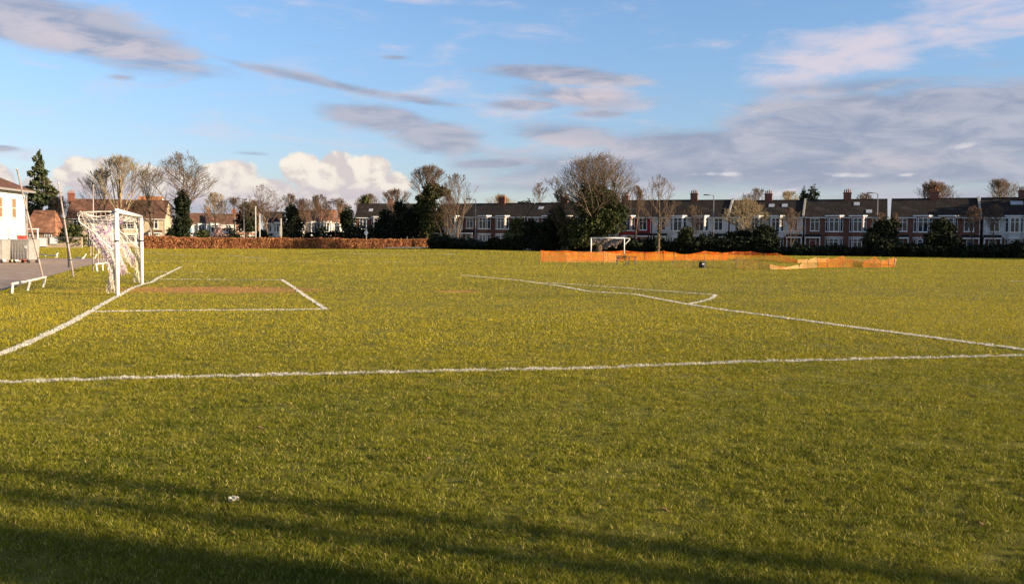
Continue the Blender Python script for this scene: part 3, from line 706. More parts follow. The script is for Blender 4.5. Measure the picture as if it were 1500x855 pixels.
    if porch:
        xm = (xa+xb)/2; p = MB()
        p.add([(xm-1.15, -.95, 2.56), (xm+1.15, -.95, 2.56), (xm+1.15, -.004, 2.56), (xm-1.15, -.004, 2.56), (xm-1.15, -.004, 3.12), (xm+1.15, -.004, 3.12), (xm-1.15, -.95, 2.66), (xm+1.15, -.95, 2.66)],
              [(0, 3, 2, 1), (0, 1, 7, 6), (6, 7, 5, 4), (1, 2, 5, 7), (0, 6, 4, 3), (3, 4, 5, 2)])
        po = p.build('porch_roof', MT[roofm], r)
        q = MB(); [q.box(a-.06, a+.06, -.93, -.81, 0, 2.56) for a in (xm-1.05, xm+1.05)]; q.box(xm-1.15, xm+1.15, -1.0, -.952, 2.5, 2.68); q.build('porch_post', MT['white'], r)
    return r
MT['blind'] = mat('brown_blind', (.24, .15, .085), .8, .2, vary=.3)
MT['skylight'] = mat('skylight_glass', (.35, .36, .38), .15, .6)
TA, TB = at(720, 300, 165), at(1237, 300, 145)
DX = Vector((TB.x-TA.x, TB.y-TA.y)).normalized(); TRZ = math.atan2(DX.y, DX.x)
def tline(px):
    t = (px-CX)/F*1.0013; # x = t*y ; point A + s*DX
    s = (t*TA.y-TA.x)/(DX.x-t*DX.y); return s
def tpos(s): return Vector((TA.x+DX.x*s, TA.y+DX.y*s))
GH = 'terraced houses across the road from the field'
def row(a, b, **kw):
    s0, s1 = tline(a), tline(b); p = tpos(s0); z = g(p.x, p.y)
    mid_ = tpos((s0+s1)/2); px = (a+b)/2
    er, rr = kw.pop('erow', 317), kw.pop('rrow', None)
    ev = at(px, er, mid_.y-.3).z-z
    rrow = rr or 299.3+(px-720)*(291.6-299.3)/(1440-720)
    rd = at(px, rrow, mid_.y+4.2).z-z
    return terrace_house(loc=(p.x, p.y, z), rz=TRZ, w=s1-s0, ev=ev, rd=rd, group=GH, **kw)
row(632, 676, label='narrow brick house left of the lamp post, its pale bay behind a thin tree', mirror=False, chim=0, door='door_k', upp='render_g')
row(676, 722, label='dark brick house behind the lamp post, left half of the first long dark pair', chim=1, door='door_g')
row(722, 769, label='dark brick house under the chimney left of the dark bushes, right half of that pair', mirror=True, chim=0, door='door_b')
row(771, 815, label='dark brick house with one skylight, just left of the dark round bush', chim=1, mirror=False, door='door_k', skylights=[(1.6, .5)])
row(815, 860, label='brick house mostly hidden behind the left side of the great ivy covered tree', mirror=True, chim=0)
row(861, 905, label='pale rendered house half hidden behind the right side of the great ivy covered tree', low='render_w', chim=1, door='door_k')
row(905, 953, label='bright red painted house with white windows, right of the great ivy covered tree', low='redpaint', mirror=True, chim=0, door='door_k', rrow=294.8)
row(954, 1008, label='white rendered house with a dark porch, behind the slender bare tree', low='render_w', chim=1, door='door_r', rrow=294.5, bayroof='white')
row(1008, 1065, label='house with white upper storey and brick below, beside the lamp post', low='brick_d', upp='render_w', mirror=True, chim=0, rrow=294.5, gable=1)
row(1067, 1119, label='pale house behind the bushy olive willow', low='brick_d', upp='render_w', chim=1)
row(1119, 1174, label='white fronted house with two skylights, right of the olive willow', low='brick_d', upp='render_w', mirror=True, chim=0, skylights=[(3.0, .55), (5.0, .55)], gable=1)
row(1176, 1237, label='all brick house with its white paired window next to the white fronted one', low='brick', chim=1, door='door_r')
row(1237, 1297, label='all brick house with two pale skylights, left of the gap in the row', low='brick', mirror=True, chim=0, skylights=[(2.6, .15), (4.4, .62)])
row(1303, 1367, label='all brick house right of the gap in the row, behind the dark conifer bush', low='brick', chim=1)
row(1367, 1433, label='brick house with a second dark bush in front, below the russet tree', low='brick', mirror=True, chim=0, door='door_b', gable=1)
row(1437, 1500, label='house with a white upper wall and a long skylight at the right edge', low='brick_d', upp='render_w', chim=1, skylights=[(4.2, .6), (5.0, .6)])
row(1500, 1566, label='last brick house of the row at the right edge of the picture', low='brick', mirror=True, chim=0)
# further houses, free standing blocks
def far_house(px0, px1, Y, eave, ridge, rz, label, group='houses beyond the beech hedge', **kw):
    a = gx(px0, Y); w = (px1-px0)/F*Y/max(.3, math.cos(rz)); z = a.z; m = (px0+px1)/2
    ev = at(m, eave, Y).z-z; rd = at(m, ridge, Y+4).z-z
    return terrace_house(label=label, loc=(a.x, a.y, z), rz=rz, w=w, ev=ev, rd=rd, group=group, **kw)
far_house(520, 568, 198, 318, 299.5, 0, 'dark slate roofed brick house with one small skylight, nearest the hedge end', chim=1, skylights=[(3.0, .4)], winup=True)
far_house(568, 614, 198, 318, 299.5, 0, 'dark slate roofed house half buried in black evergreens', chim=0, mirror=True)
far_house(98, 166, 172, 319, 293, R(12), 'long brown roofed cream house with a stout chimney, behind the goal', low='cream', roofm='rooft', chim=-1, door='door_k')
far_house(166, 238, 176, 319, 294, R(12), 'brown roofed buff house joined on behind the tall bare trees', low='brick_y', upp='cream', roofm='rooft', mirror=True, chim=0)
far_house(198, 232, 215, 306, 289, R(8), 'orange roofed house peeping over the brown roofs', low='render_w', roofm='roofo', chim=0)
far_house(268, 303, 250, 328, 313, R(20), 'white house with brown gable just right of the ivy trunk', low='render_w', roofm='rooft', chim=1)
far_house(303, 341, 250, 328, 314, R(20), 'white semi with an orange chimney, left of the pink blossom', low='render_w', roofm='rooft', mirror=True, chim=1)
far_house(386, 416, 240, 326, 311, R(15), 'small white house between the bare tree and the conifer', low='render_w', roofm='slate', chim=0)
far_house(434, 468, 235, 325, 308, R(18), 'buff house with many windows, right of the dark conifer', low='brick_y', upp='render_g', roofm='rooft', chim=1)
far_house(468, 501, 235, 325, 308, R(18), 'brick and white house with a tall orange chimney, below the far lamp', low='brick_o', upp='render_w', roofm='roofr', mirror=True, chim=1)
far_house(345, 378, 262, 327, 312, R(15), 'brown brick house glimpsed behind the twiggy trees', low='brick_o', roofm='rooft', chim=1)
# white club building on the left
def club():
    c0 = at(-75, 383, 58.5); c1 = at(38, 382, 69.5); L = math.hypot(c1.x-c0.x, c1.y-c0.y)
    rz = math.atan2(c1.y-c0.y, c1.x-c0.x); ev = 4.95; dep = 9
    r = empty('club_building', (c0.x, c0.y, 0), rz)
    tag(r, 'two storey white rendered building with a brown hipped roof at the left edge', 'building')
    MB().box(0, L, 0, dep, -.2, ev).build('wall', MT['club'], r)
    o = .45; rd = ev+2.6
    m = MB(); m.add([(-o, -o, ev+.02), (L+o, -o, ev+.02), (L+o, dep+o, ev+.02), (-o, dep+o, ev+.02), (-o, -o, ev+.14), (L+o, -o, ev+.14), (L+o, dep+o, ev+.14), (-o, dep+o, ev+.14), (3.5, dep/2, rd), (L-3.5, dep/2, rd)],
                    [(0, 3, 2, 1), (0, 1, 5, 4), (1, 2, 6, 5), (2, 3, 7, 6), (3, 0, 4, 7), (4, 5, 9, 8), (5, 6, 9), (6, 7, 8, 9), (7, 4, 8)])
    m.build('roof', MT['rooft'], r)
    g_ = MB(); g_.box(-o-.1, L+o+.1, -o-.12, -o-.004, ev-.03, ev+.1); g_.box(L+.06, L+.14, -.12, -.03, 0, ev-.03); g_.build('gutter', MT['galv'], r)
    n = 6
    for i in range(n):
        xx = L-1.9-i*2.15
        window(r, xx-.38, xx+.38, 3.05, 4.45, 0, 1, .5, .06, 'blind', fm='render_g')
    for i, xx in enumerate((L-1.3, L-3.0)):
        window(r, xx-.42, xx+.42, 1.55, 2.35, 0, 2, 1, .06, 'curtain')
    window(r, L-7.2, L-5.6, .9, 2.6, 0, 2, .6, .07, 'glass')
    return r
club()
# low brick house with a steep tiled roof
def cottage():
    Y = 158; a = gx(36, Y); w = 46/F*Y; z = a.z; ev = at(60, 341, Y).z-z; rd = at(60, 308, Y+3).z-z
    r = empty('brick_bungalow', (a.x, Y, z), 0); tag(r, 'low orange brick house with a steep red tiled roof and white window', 'house')
    dep = 6.4
    MB().box(0, w, 0, dep, -.2, ev).build('wall', MT['brick_o'], r)
    m = MB(); m.add([(-.3, -.35, ev-.02), (w+.25, -.35, ev-.02), (w+.25, dep+.3, ev-.02), (-.3, dep+.3, ev-.02), (-.3, -.35, ev+.1), (w+.25, -.35, ev+.1), (w+.25, dep+.3, ev+.1), (-.3, dep+.3, ev+.1), (.2, dep/2, rd), (w-1.5, dep/2, rd)],
                    [(0, 3, 2, 1), (0, 1, 5, 4), (1, 2, 6, 5), (2, 3, 7, 6), (3, 0, 4, 7), (4, 5, 9, 8), (5, 6, 9), (6, 7, 8, 9), (7, 4, 8)])
    m.build('roof', MT['roofr'], r)
    window(r, w-1.75, w-.55, .95, ev-.12, 0, 3, .8, .08); window(r, .6, 1.5, .95, ev-.12, 0, 2, .8, .08)
cottage()
# brick garden wall, shed-like boards on it
def garden_wall():
    a, b = gx(40, 150), gx(121, 150); z = a.z; h = at(80, 347, 150).z-z
    r = empty('brick_wall', (a.x, a.y, z)); tag(r, 'low buff brick boundary wall behind the car park', 'wall', None, 'thing')
    L = b.x-a.x
    MB().box(0, L, 0, .25, -.3, h-.08).build('wall_body', MT['brick_y'], r)
    MB().box(-.04, L+.04, -.05, .3, h-.078, h).build('coping', MT['kerb'], r)
    for px0, px1, y0, y1, lb in ((57, 68, 349, 360.5, 'left white board fixed on the brick boundary wall'), (73, 84, 348, 357, 'right white board fixed on the brick boundary wall')):
        p0, p1 = at(px0, y1, 149.8), at(px1, y0, 149.8)
        s = empty('notice_board', (p0.x, 149.9, p0.z)); tag(s, lb, 'sign')
        W, H = p1.x-p0.x, p1.z-p0.z
        MB().box(0, W, -.03, .02, 0, H).build('panel', MT['sign'], s, bevel=.01)
        m = MB(); m.box(-.04, 0, -.05, .03, -.04, H+.04); m.box(W, W+.04, -.05, .03, -.04, H+.04); m.box(0, W, -.05, .03, H, H+.04); m.box(0, W, -.05, .03, -.04, 0); m.build('frame', MT['rail'], s)
garden_wall()
# road and pavement beyond the field
def road():
    pts = [(-150, 215), (-70, 212), (-30, 196)]+[tuple(tpos(s)+Vector((DX.y, -DX.x))*11) for s in np.linspace(-22, 110, 12)]
    for nm, off, w, lift, m, lb in (('road', 0, 6.5, .05, 'road', 'asphalt road in front of the houses'), ('pavement', 5.2, 2.6, .17, 'kerb', 'pavement between the road and the front gardens')):
        P = [Vector(p) for p in pts]; Q = []
        for i, p in enumerate(P):
            d = (P[min(i+1, len(P)-1)]-P[max(i-1, 0)]).normalized(); Q.append(tuple(p+Vector((-d.y, d.x))*off))
        V, Fc = strip(Q, w, lift)
        if nm == 'pavement': V2 = [(x, y, z-.3) for x, y, z in V]; n = len(V); Fc = Fc+[(a, b, b+n, a+n) for f in Fc for a, b in ((f[0], f[3]), (f[1], f[2]))]; V = V+V2
        o = raw(nm, V, Fc, MT[m]); tag(o, lb, None, None, 'structure')
road()
# ------------------------------------------------------------------ beech hedge
def beech_hedge():
    a, b = gx(210, 145), gx(640, 167); L = math.hypot(b.x-a.x, b.y-a.y); rz = math.atan2(b.y-a.y, b.x-a.x)
    n = 26; r = empty('beech_hedge', (a.x, a.y, 0), rz); tag(r, 'long clipped hedge of rust brown beech leaves along the field', 'hedge')
    cs, sn = math.cos(rz), math.sin(rz); rg = np.random.default_rng(8)
    def gl(u, v): return terrain(a.x+u*cs-v*sn, a.y+u*sn+v*cs)
    def top(u): t = u/L; return 1.72*(1-t)+1.42*t+.05*np.sin(u*.7)+.05*np.sin(u*.23+2)+.03*np.sin(u*2.1)
    V = []; Fc = []
    for i in range(n+1):
        u = L*i/n; z = float(gl(u, .9)); h = float(top(u))-.08
        for (v, zz) in ((.12, -.2), (.1, h), (1.7, h), (1.68, -.2)): V.append((u, v, z+zz))
        if i:
            k = 4*i
            for j in range(4): Fc.append((k-4+j, k-4+(j+1) % 4, k+(j+1) % 4, k+j))
    Fc += [(0, 3, 2, 1), (4*n, 4*n+1, 4*n+2, 4*n+3)]
    raw('stems', V, Fc, MT['beechcore'], r)
    N = 60000; u = rg.random(N)*L; side = rg.random(N); hh = top(u)
    lump = .10*np.sin(u*1.9)+.07*np.sin(u*4.3+1)+.05*np.sin(u*.45)
    v = np.where(side < .72, .02-lump*.8+rg.normal(size=N)*.07, rg.random(N)*1.75); zz = np.where(side < .72, rg.random(N)*hh, hh+rg.normal(size=N)*.06+lump*.35)
    k = (side >= .97); u = np.where(k, L+rg.normal(size=N)*.06, u); zz = np.where(k, rg.random(N)*hh, zz)
    P = np.stack([u, v, gl(u, v)+zz], 1); vv, ff = leaf_quads(P, .12, 3); raw('foliage', vv, ff, MT['beech'], r)
beech_hedge()

# ------------------------------------------------------------------ trees, left to right
TL = 'trees beyond the field'
leafy(61, 172, 227, 64, 'tall dark layered conifer behind the white building', seed=3, m='conif', name='conifer_tree', shape='cedar', n=15000, s=.28, group=TL)
bare_tree(90, 168, 290, 46, 'brown bushy bare tree between the conifer and the leaning pole', TL, seed=31, twig='twigr', r0=.2, nl=(12, 6, 5, 4), ang=.6, trunk_h=.12)
leafy(88, 166, 318, 30, 'olive ivy clad bush behind the second leaning pole', 'bush', seed=12, m='olive', name='bush', n=2500, s=.25, trunk=False)
leafy(108, 151.5, 330, 44, 'dark green bush at the right end of the brick wall', 'bush', seed=13, m='ivy', name='bush', n=2600, s=.25, trunk=False)
bare_tree(152, 160, 250, 70, 'spreading bare tree just left of the sunlit one', TL, seed=5, twig='twig', r0=.26, nl=(11, 6, 5, 4), ang=.75, trunk_h=.28)
bare_tree(180, 158, 233, 92, 'broad bare tree with sunlit pale twigs above the goal', TL, seed=7, twig='twigy', r0=.36, nl=(12, 6, 6, 4), ang=.62, trunk_h=.25, upb=.35)  # sunlight on this crown is put into the paler twig colour
bare_tree(226, 165, 238, 40, 'slim tall bare tree with a straight trunk right of the goal', TL, seed=9, twig='twig', r0=.24, nl=(11, 5, 5, 3), ang=.6, trunk_h=.25)
bare_tree(268, 160, 228, 88, 'tall bare tree whose trunk is wrapped in dark ivy', TL, seed=11, twig='twig', r0=.38, nl=(14, 6, 6, 4), ang=1.0, trunk_h=.30, upb=.15, curl=.26,
          ivy=dict(z0=0, z1=.56, r=.5, n=420, rmin=.30, s=.2, m='ever', blobs=[(0, 0, 3.4, 1.4, 1.4, 3.0), (.1, 0, 7.2, 1.2, 1.2, 1.9)], nb=2400))
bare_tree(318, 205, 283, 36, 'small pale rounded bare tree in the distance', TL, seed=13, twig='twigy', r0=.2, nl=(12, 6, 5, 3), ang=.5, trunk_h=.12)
bare_tree(205, 172, 298, 70, 'low brown bare tree behind the goal crossbar', TL, seed=14, twig='twigr', r0=.2, nl=(12, 6, 6, 3), ang=.7, trunk_h=.12)
bare_tree(242, 185, 303, 60, 'low russet bare tree between slim tree and ivy trunk', TL, seed=15, twig='twigr', r0=.2, nl=(12, 6, 6, 3), ang=.7, trunk_h=.12)
bare_tree(345, 195, 292, 56, 'low brown bare tree left of the gnarled one', TL, seed=16, twig='twig', r0=.2, nl=(12, 6, 5, 3), ang=.7, trunk_h=.15)
leafy(361, 200, 297, 30, 'dark flat topped pine far behind the hedge', seed=17, m='ever', n=2200, s=.3, base=.3, group=TL)
bare_tree(393, 185, 271, 52, 'gnarled bare tree with bent upper limbs above the hedge', TL, seed=19, twig='twig', r0=.3, nl=(9, 5, 4, 3), ang=.95, trunk_h=.3, curl=.35)
bare_tree(378, 205, 296, 64, 'brown twiggy tree behind the white lamp posts', TL, seed=20, twig='twigr', r0=.2, nl=(12, 6, 6, 3), ang=.7, trunk_h=.1)
leafy(427, 176, 301, 30, 'dark green oval conifer standing above the beech hedge', seed=21, m='ever', n=4200, s=.22, group=TL)
bare_tree(424, 215, 284, 30, 'fine pinkish bare tree above the dark conifer', TL, seed=22, twig='twigr', r0=.15, nl=(10, 6, 5, 3), ang=.5, trunk_h=.1)
bare_tree(450, 190, 293, 56, 'russet bare tree right of the oval conifer', TL, seed=23, twig='twigr', r0=.2, nl=(13, 6, 6, 3), ang=.7, trunk_h=.1)
bare_tree(468, 205, 286, 36, 'domed reddish bare tree left of the far double lamp', TL, seed=24, twig='twigr', r0=.15, nl=(12, 6, 6, 3), ang=.55, trunk_h=.1)
bare_tree(492, 200, 291, 40, 'thin brown bare tree behind the far double lamp', TL, seed=25, twig='twig', r0=.15, nl=(12, 6, 5, 3), ang=.6, trunk_h=.1)
leafy(509, 178, 304, 24, 'narrow dark evergreen left of the slate roofed house', seed=26, m='ever', n=3000, s=.22, group=TL)
leafy(470, 182, 333, 26, 'small dark bush in front of the buff house', 'bush', seed=27, m='ever', name='bush', n=1200, s=.25, trunk=False)
leafy(338, 178, 334, 44, 'dark hedge bush beside the pink blossom', 'bush', seed=28, m='ever', name='bush', n=1600, s=.25, trunk=False)
leafy(255, 170, 333, 34, 'black green bush just right of the near goal', 'bush', seed=29, m='ever', name='bush', n=1400, s=.25, trunk=False)
leafy(300, 176, 338, 34, 'green bush behind the small road sign', 'bush', seed=30, m='ivy', name='bush', n=1400, s=.25, trunk=False)
leafy(322, 190, 330, 22, 'pink blossoming shrub among the distant houses', 'bush', seed=33, m='pink', name='blossom_bush', n=900, s=.18, trunk=True)
leafy(385, 178, 338, 30, 'dark shrub below the twin white posts', 'bush', seed=34, m='ever', name='bush', n=1200, s=.25, trunk=False)
leafy(452, 178, 340, 18, 'dark shrub right of the oval conifer', 'bush', seed=35, m='ever', name='bush', n=900, s=.25, trunk=False)
leafy(490, 176, 338, 44, 'low black shrub along the hedge below the far double lamp', 'bush', seed=36, m='ever', name='bush', n=1800, s=.25, trunk=False)
bare_tree(540, 215, 286, 50, 'low tan bare tree over the slate roof', TL, seed=37, twig='twigr', r0=.15, nl=(12, 6, 5, 3), ang=.6, trunk_h=.1)
leafy(536, 210, 287, 16, 'small dark round tree poking over the slate roof', seed=38, m='olive', n=900, s=.3, base=.5, group=TL)
leafy(545, 174, 326, 80, 'dark shrub mass along the hedge below the slate roof', 'bush', seed=39, m='ever', name='bush', shape='box', n=4500, s=.25, trunk=False)
leafy(584, 172, 295, 36, 'round topped black evergreen above the hedge end', seed=40, m='ever', n=5200, s=.22, group=TL)
leafy(565, 173, 308, 34, 'black evergreen left of the round topped one', seed=41, m='ever', n=4200, s=.22, group=TL)
leafy(612, 171, 303, 54, 'wide black evergreen right of the round topped one', seed=42, m='ever', n=6500, s=.22, group=TL)
leafy(643, 170, 312, 44, 'black evergreen at the foot of the ivy covered tree', seed=43, m='ever', n=5200, s=.22, group=TL)
bare_tree(582, 182, 279, 58, 'fine bare tree rising behind the black evergreens', TL, seed=44, twig='twig', r0=.15, nl=(12, 6, 5, 3), ang=.55, trunk_h=.15)
bare_tree(630, 168, 244, 62, 'tall tree smothered in green ivy below a bare crown', TL, seed=45, twig='twig', r0=.36, nl=(14, 6, 6, 4), ang=.75, trunk_h=.45, upb=.3,
          ivy=dict(z0=0, z1=.72, r=.6, n=260, rmin=.34, s=.2, blobs=[(0, 0, 6.6, 2.3, 2.2, 1.9), (-.8, 0, 8.4, 1.8, 1.8, 1.5), (.5, 0, 10.1, 1.7, 1.7, 1.5), (2.4, 0, 9.8, 1.1, 1, .7), (-1.6, 0, 7.0, 1.3, 1.3, 1.2), (.2, 0, 3.6, 2.0, 1.8, 3.2)], nb=1700))
bare_tree(670, 162, 257, 50, 'thin pale bare tree right of the ivy smothered tree', TL, seed=46, twig='twig', r0=.18, nl=(12, 5, 5, 3), ang=.5, trunk_h=.15, leader=True)
bare_tree(655, 166, 288, 46, 'brown leafy twigged tree at the foot of the thin pale one', TL, seed=47, twig='twigr', r0=.15, nl=(12, 6, 5, 3), ang=.7, trunk_h=.1)
GB = 'bushes and hedges in front of the terrace'
BB = [(655, 150, 340, 50, 'ever', 'dark bush where the beech hedge ends'), (680, 148, 345, 40, 'ever', 'dark bush left of the tall lamp post by the first brick pair'),
      (757, 148, 320, 30, 'olive', 'tall ragged olive bush between the first brick pair'), (742, 147, 342, 50, 'ever', 'low dark hedge under the first chimney'),
      (712, 147, 349, 56, 'ever', 'low dark hedge right of the tall lamp post by the first brick pair'), (778, 147, 322, 24, 'ever', 'narrow dark bush before the house with one skylight'),
      (815, 146, 306, 44, 'ever', 'big dark round bush left of the great ivy covered tree'), (795, 145, 340, 40, 'ever', 'dark hedge left of the great ivy covered tree'),
      (838, 143, 318, 30, 'tan', 'tan brown shrub at the left foot of the great ivy covered tree'), (850, 142, 335, 44, 'ever', 'black hedge under the great ivy covered tree'),
      (900, 141, 345, 46, 'ever', 'black hedge behind the far goal'), (935, 140, 342, 60, 'ever', 'black hedge below the bright red house'),
      (975, 139, 346, 40, 'ever', 'low black hedge below the dark porch'), (1003, 138, 333, 26, 'ivy', 'ivy column bush before the white rendered house'),
      (1035, 137, 337, 62, 'ever', 'solid black hedge below the lamp post house'), (1085, 136, 334, 70, 'ever', 'solid black hedge under the olive willow'),
      (1118, 135, 331, 34, 'ever', 'tall black bush right of the olive willow'), (1150, 134, 352, 44, 'ever', 'low dark hedge below the two skylight white house'),
      (1200, 132, 352, 70, 'ever', 'low black hedge before the left all brick house'), (1250, 131, 354, 50, 'ever', 'low black hedge before the right all brick house'),
      (1292, 129, 322, 46, 'ever', 'dark conifer bush in front of the gap in the row'), (1310, 128, 347, 60, 'ever', 'low black hedge right of the gap bush'),
      (1378, 127, 321, 44, 'ever', 'dark round bush below the russet tree'), (1350, 127, 350, 60, 'ever', 'low black hedge left of the dark round bush'),
      (1418, 126, 350, 50, 'ever', 'low black hedge right of the dark round bush'), (1462, 125, 352, 60, 'ever', 'low black hedge near the right edge'), (1505, 124, 346, 50, 'ever', 'black hedge at the right edge'), (1555, 123, 340, 60, 'ever', 'black hedge just past the right edge')]
for i, (px, Y, top, w, m, lb) in enumerate(BB):
    tall = (375-top) > w*.8
    if top > 333: top += 5+(i*7 % 5 if px > 1140 else 0)
    leafy(px, Y, top, w*1.12, lb, 'bush', GB, seed=60+i, m=m, name='bush', shape='round' if tall or (375-top) > 34 else 'box', n=int(900+w*(375-top)*2.4), s=.2, trunk=False, D=2.2)
bare_tree(792, 190, 267, 34, 'small bare tree rising behind the roofs near the great tree', TL, seed=50, twig='twig', r0=.2, nl=(11, 5, 5, 3), ang=.6, trunk_h=.2)
bare_tree(876, 139, 229, 128, 'great spreading bare tree with ivy covered limbs in the middle', TL, seed=52, twig='bark', r0=.62, nl=(22, 7, 6, 3), ang=.9, trunk_h=.14, upb=.24, curl=.24, wide=1.14, low=.05, leader=False, ratio=.62,
          ivy=dict(z0=.05, z1=.80, r=.55, n=90, rmin=.11, p=.85, s=.17, m='ivy', blobs=[(-.8, -1, 5.2, 2.6, 2.2, 2.6), (1.6, -1, 4.6, 2.4, 2.0, 2.4), (-2.4, -.5, 3.0, 2.2, 2, 2.4), (.4, -.6, 8.0, 1.7, 1.6, 1.6), (3.0, -.5, 5.8, 1.1, 1, 1.2)], nb=2600))
bare_tree(832, 141, 268, 44, 'ivy flecked bare tree leaning left of the great tree', TL, seed=53, twig='twig', r0=.25, nl=(12, 6, 5, 3), ang=.6, trunk_h=.2, lean=(-.2, 0), ivy=dict(z0=.05, z1=.75, r=.4, n=120, rmin=.08, p=.7, s=.16))
bare_tree(928, 141, 272, 34, 'bare tree with russet twigs right of the great tree', TL, seed=54, twig='twigr', r0=.2, nl=(12, 6, 5, 3), ang=.55, trunk_h=.2)
bare_tree(963, 136, 258, 46, 'slender pale bare tree with a straight trunk by the bright red house', TL, seed=55, twig='twig', r0=.22, nl=(12, 5, 4, 3), ang=.8, trunk_h=.3, ivy=dict(z0=.0, z1=.5, r=.2, n=60, rmin=.12, s=.12, m='olive'))
bare_tree(1012, 139, 302, 34, 'thin bare sapling before the white rendered houses', TL, seed=56, twig='twig', r0=.1, nl=(12, 5, 4, 3), ang=.5, trunk_h=.1)
bare_tree(1090, 138, 293, 62, 'bushy olive willow with drooping twigs before the terrace', TL, seed=57, twig='twigy', r0=.25, nl=(16, 7, 6, 4), ang=.9, trunk_h=.08, upb=.05, ivy=dict(z0=.15, z1=.95, r=.5, n=8, rmin=.03, s=.12, m='olive', p=.5))
bare_tree(1104, 178, 276, 40, 'wide pinkish bare tree behind the roofs', TL, seed=58, twig='twigr', r0=.2, nl=(14, 6, 5, 3), ang=.7, trunk_h=.2)
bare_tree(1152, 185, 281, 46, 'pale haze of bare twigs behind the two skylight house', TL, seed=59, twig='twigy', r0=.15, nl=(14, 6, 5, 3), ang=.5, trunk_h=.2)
bare_tree(1155, 136, 306, 34, 'small bare tree in the front garden of the two skylight house', TL, seed=81, twig='twig', r0=.1, nl=(12, 5, 4, 3), ang=.55, trunk_h=.15)
leafy(1174, 178, 277, 17, 'left small dark pointed conifer behind the roofs', seed=82, m='ever', n=1800, s=.22, shape='round', base=.3, group=TL)
leafy(1188, 178, 274, 22, 'right taller dark pointed conifer behind the roofs', seed=83, m='ever', n=2200, s=.22, shape='round', base=.3, group=TL)
bare_tree(1262, 180, 284, 34, 'faint tan bare tree behind the all brick pair', TL, seed=84, twig='twigr', r0=.15, nl=(12, 6, 5, 3), ang=.5, trunk_h=.2)
bare_tree(1286, 131, 312, 26, 'tan twiggy shrub over the dark conifer bush', TL, seed=85, twig='twigr', r0=.1, nl=(12, 5, 4, 3), ang=.5, trunk_h=.1)
bare_tree(1310, 131, 312, 22, 'tan twiggy sapling right of the gap in the row', TL, seed=86, twig='twigr', r0=.1, nl=(12, 5, 4, 3), ang=.5, trunk_h=.1)
bare_tree(1364, 168, 270, 80, 'broad russet bare tree glowing behind the roofs', TL, seed=87, twig='twigr', r0=.3, nl=(16, 7, 6, 4), ang=.62, trunk_h=.2, upb=.35)
bare_tree(1420, 132, 303, 36, 'reddish bare tree before the gable near the right edge', TL, seed=88, twig='twigr', r0=.12, nl=(12, 5, 5, 3), ang=.55, trunk_h=.15)
bare_tree(1458, 160, 265, 70, 'wide dark bare tree behind the last roofs at the right', TL, seed=89, twig='twig', r0=.3, nl=(13, 6, 6, 4), ang=.8, trunk_h=.35, upb=.25)
bare_tree(1452, 133, 300, 30, 'small bare tree in the front garden at the right edge', TL, seed=90, twig='twig', r0=.1, nl=(12, 5, 4, 3), ang=.5, trunk_h=.1)
bare_tree(728, 205, 289, 60, 'tan line of bare twigs above the first brick pair', TL, seed=91, twig='twigy', r0=.15, nl=(14, 6, 5, 3), ang=.6, trunk_h=.2)
leafy(770, 195, 295, 44, 'dark flat evergreen crown above the roofs of the first brick pair', seed=92, m='ever', n=2200, s=.3, base=.5, group=TL)
# ---- trees outside the picture, to the right: they cast the long shadows across the foreground and the far strip
def shade_tree(x, y, H, seed, label, r0=.16, w=2.2, trunk_h=.64, name='bare_tree'):
    r = empty(name, (x, y, g(x, y))); tag(r, label, 'tree', 'trees to the right of the picture')
    T, B, _ = grow_tree(seed, H, w, r0=r0, nl=(12, 5, 4), ang=.6, trunk_h=trunk_h, minr=.015, curl=.10)
    v, f = segs_mesh(T, 8); raw('trunk', v, f, MT['bark'], r, smooth=True); v, f = segs_mesh(B, 4); raw('crown', v, f, MT['twig'], r)
sd = Vector((math.cos(SUN_BACK), -math.sin(SUN_BACK)))
for (px, py, dist, rr, H, sd_, lb) in ((400, 741, 31, .20, 17, 201, 'slim bare tree outside the picture on the right, farthest of three'), (340, 774, 33, .24, 18, 202, 'slim bare tree outside the picture on the right, middle of three'),
                                (90, 828, 32, .75, 19, 203, 'thick bare tree outside the picture on the right, nearest of three')):
    p = gp(px, py); shade_tree(p.x+sd.x*dist, p.y+sd.y*dist, H, sd_, lb, rr)
for i, (x, y, H, w) in enumerate(((84, 126, 12, 9), (92, 117, 13, 9), (98, 107, 12, 8), (79, 135, 10, 8), (108, 98, 13, 9))):
    o = Vector((x, y, 0)); r = empty('evergreen_tree', o); tag(r, ['dense evergreen by the right corner of the field, out of view', 'taller dense evergreen beyond the right edge, out of view', 'third dense evergreen beyond the right edge, out of view', 'shorter dense evergreen beside the last house, out of view', 'farthest right dense evergreen, out of view'][i], 'tree', 'trees to the right of the picture')
    bl = [(math.cos(k*2.1)*w*.2, math.sin(k*2.1)*w*.2, H*(.15+.11*k), w*.34, w*.34, H*.14) for k in range(8)]
    v, f = leaf_quads(blob_points(bl, 3500, i), .4, i); raw('crown', v, f, MT['ever'], r)
    MB().tube([(0, 0, -.1), (0, 0, H*.4), (.1, 0, H*.9)], [.25, .2, .05], 8).build('trunk', MT['bark'], r)

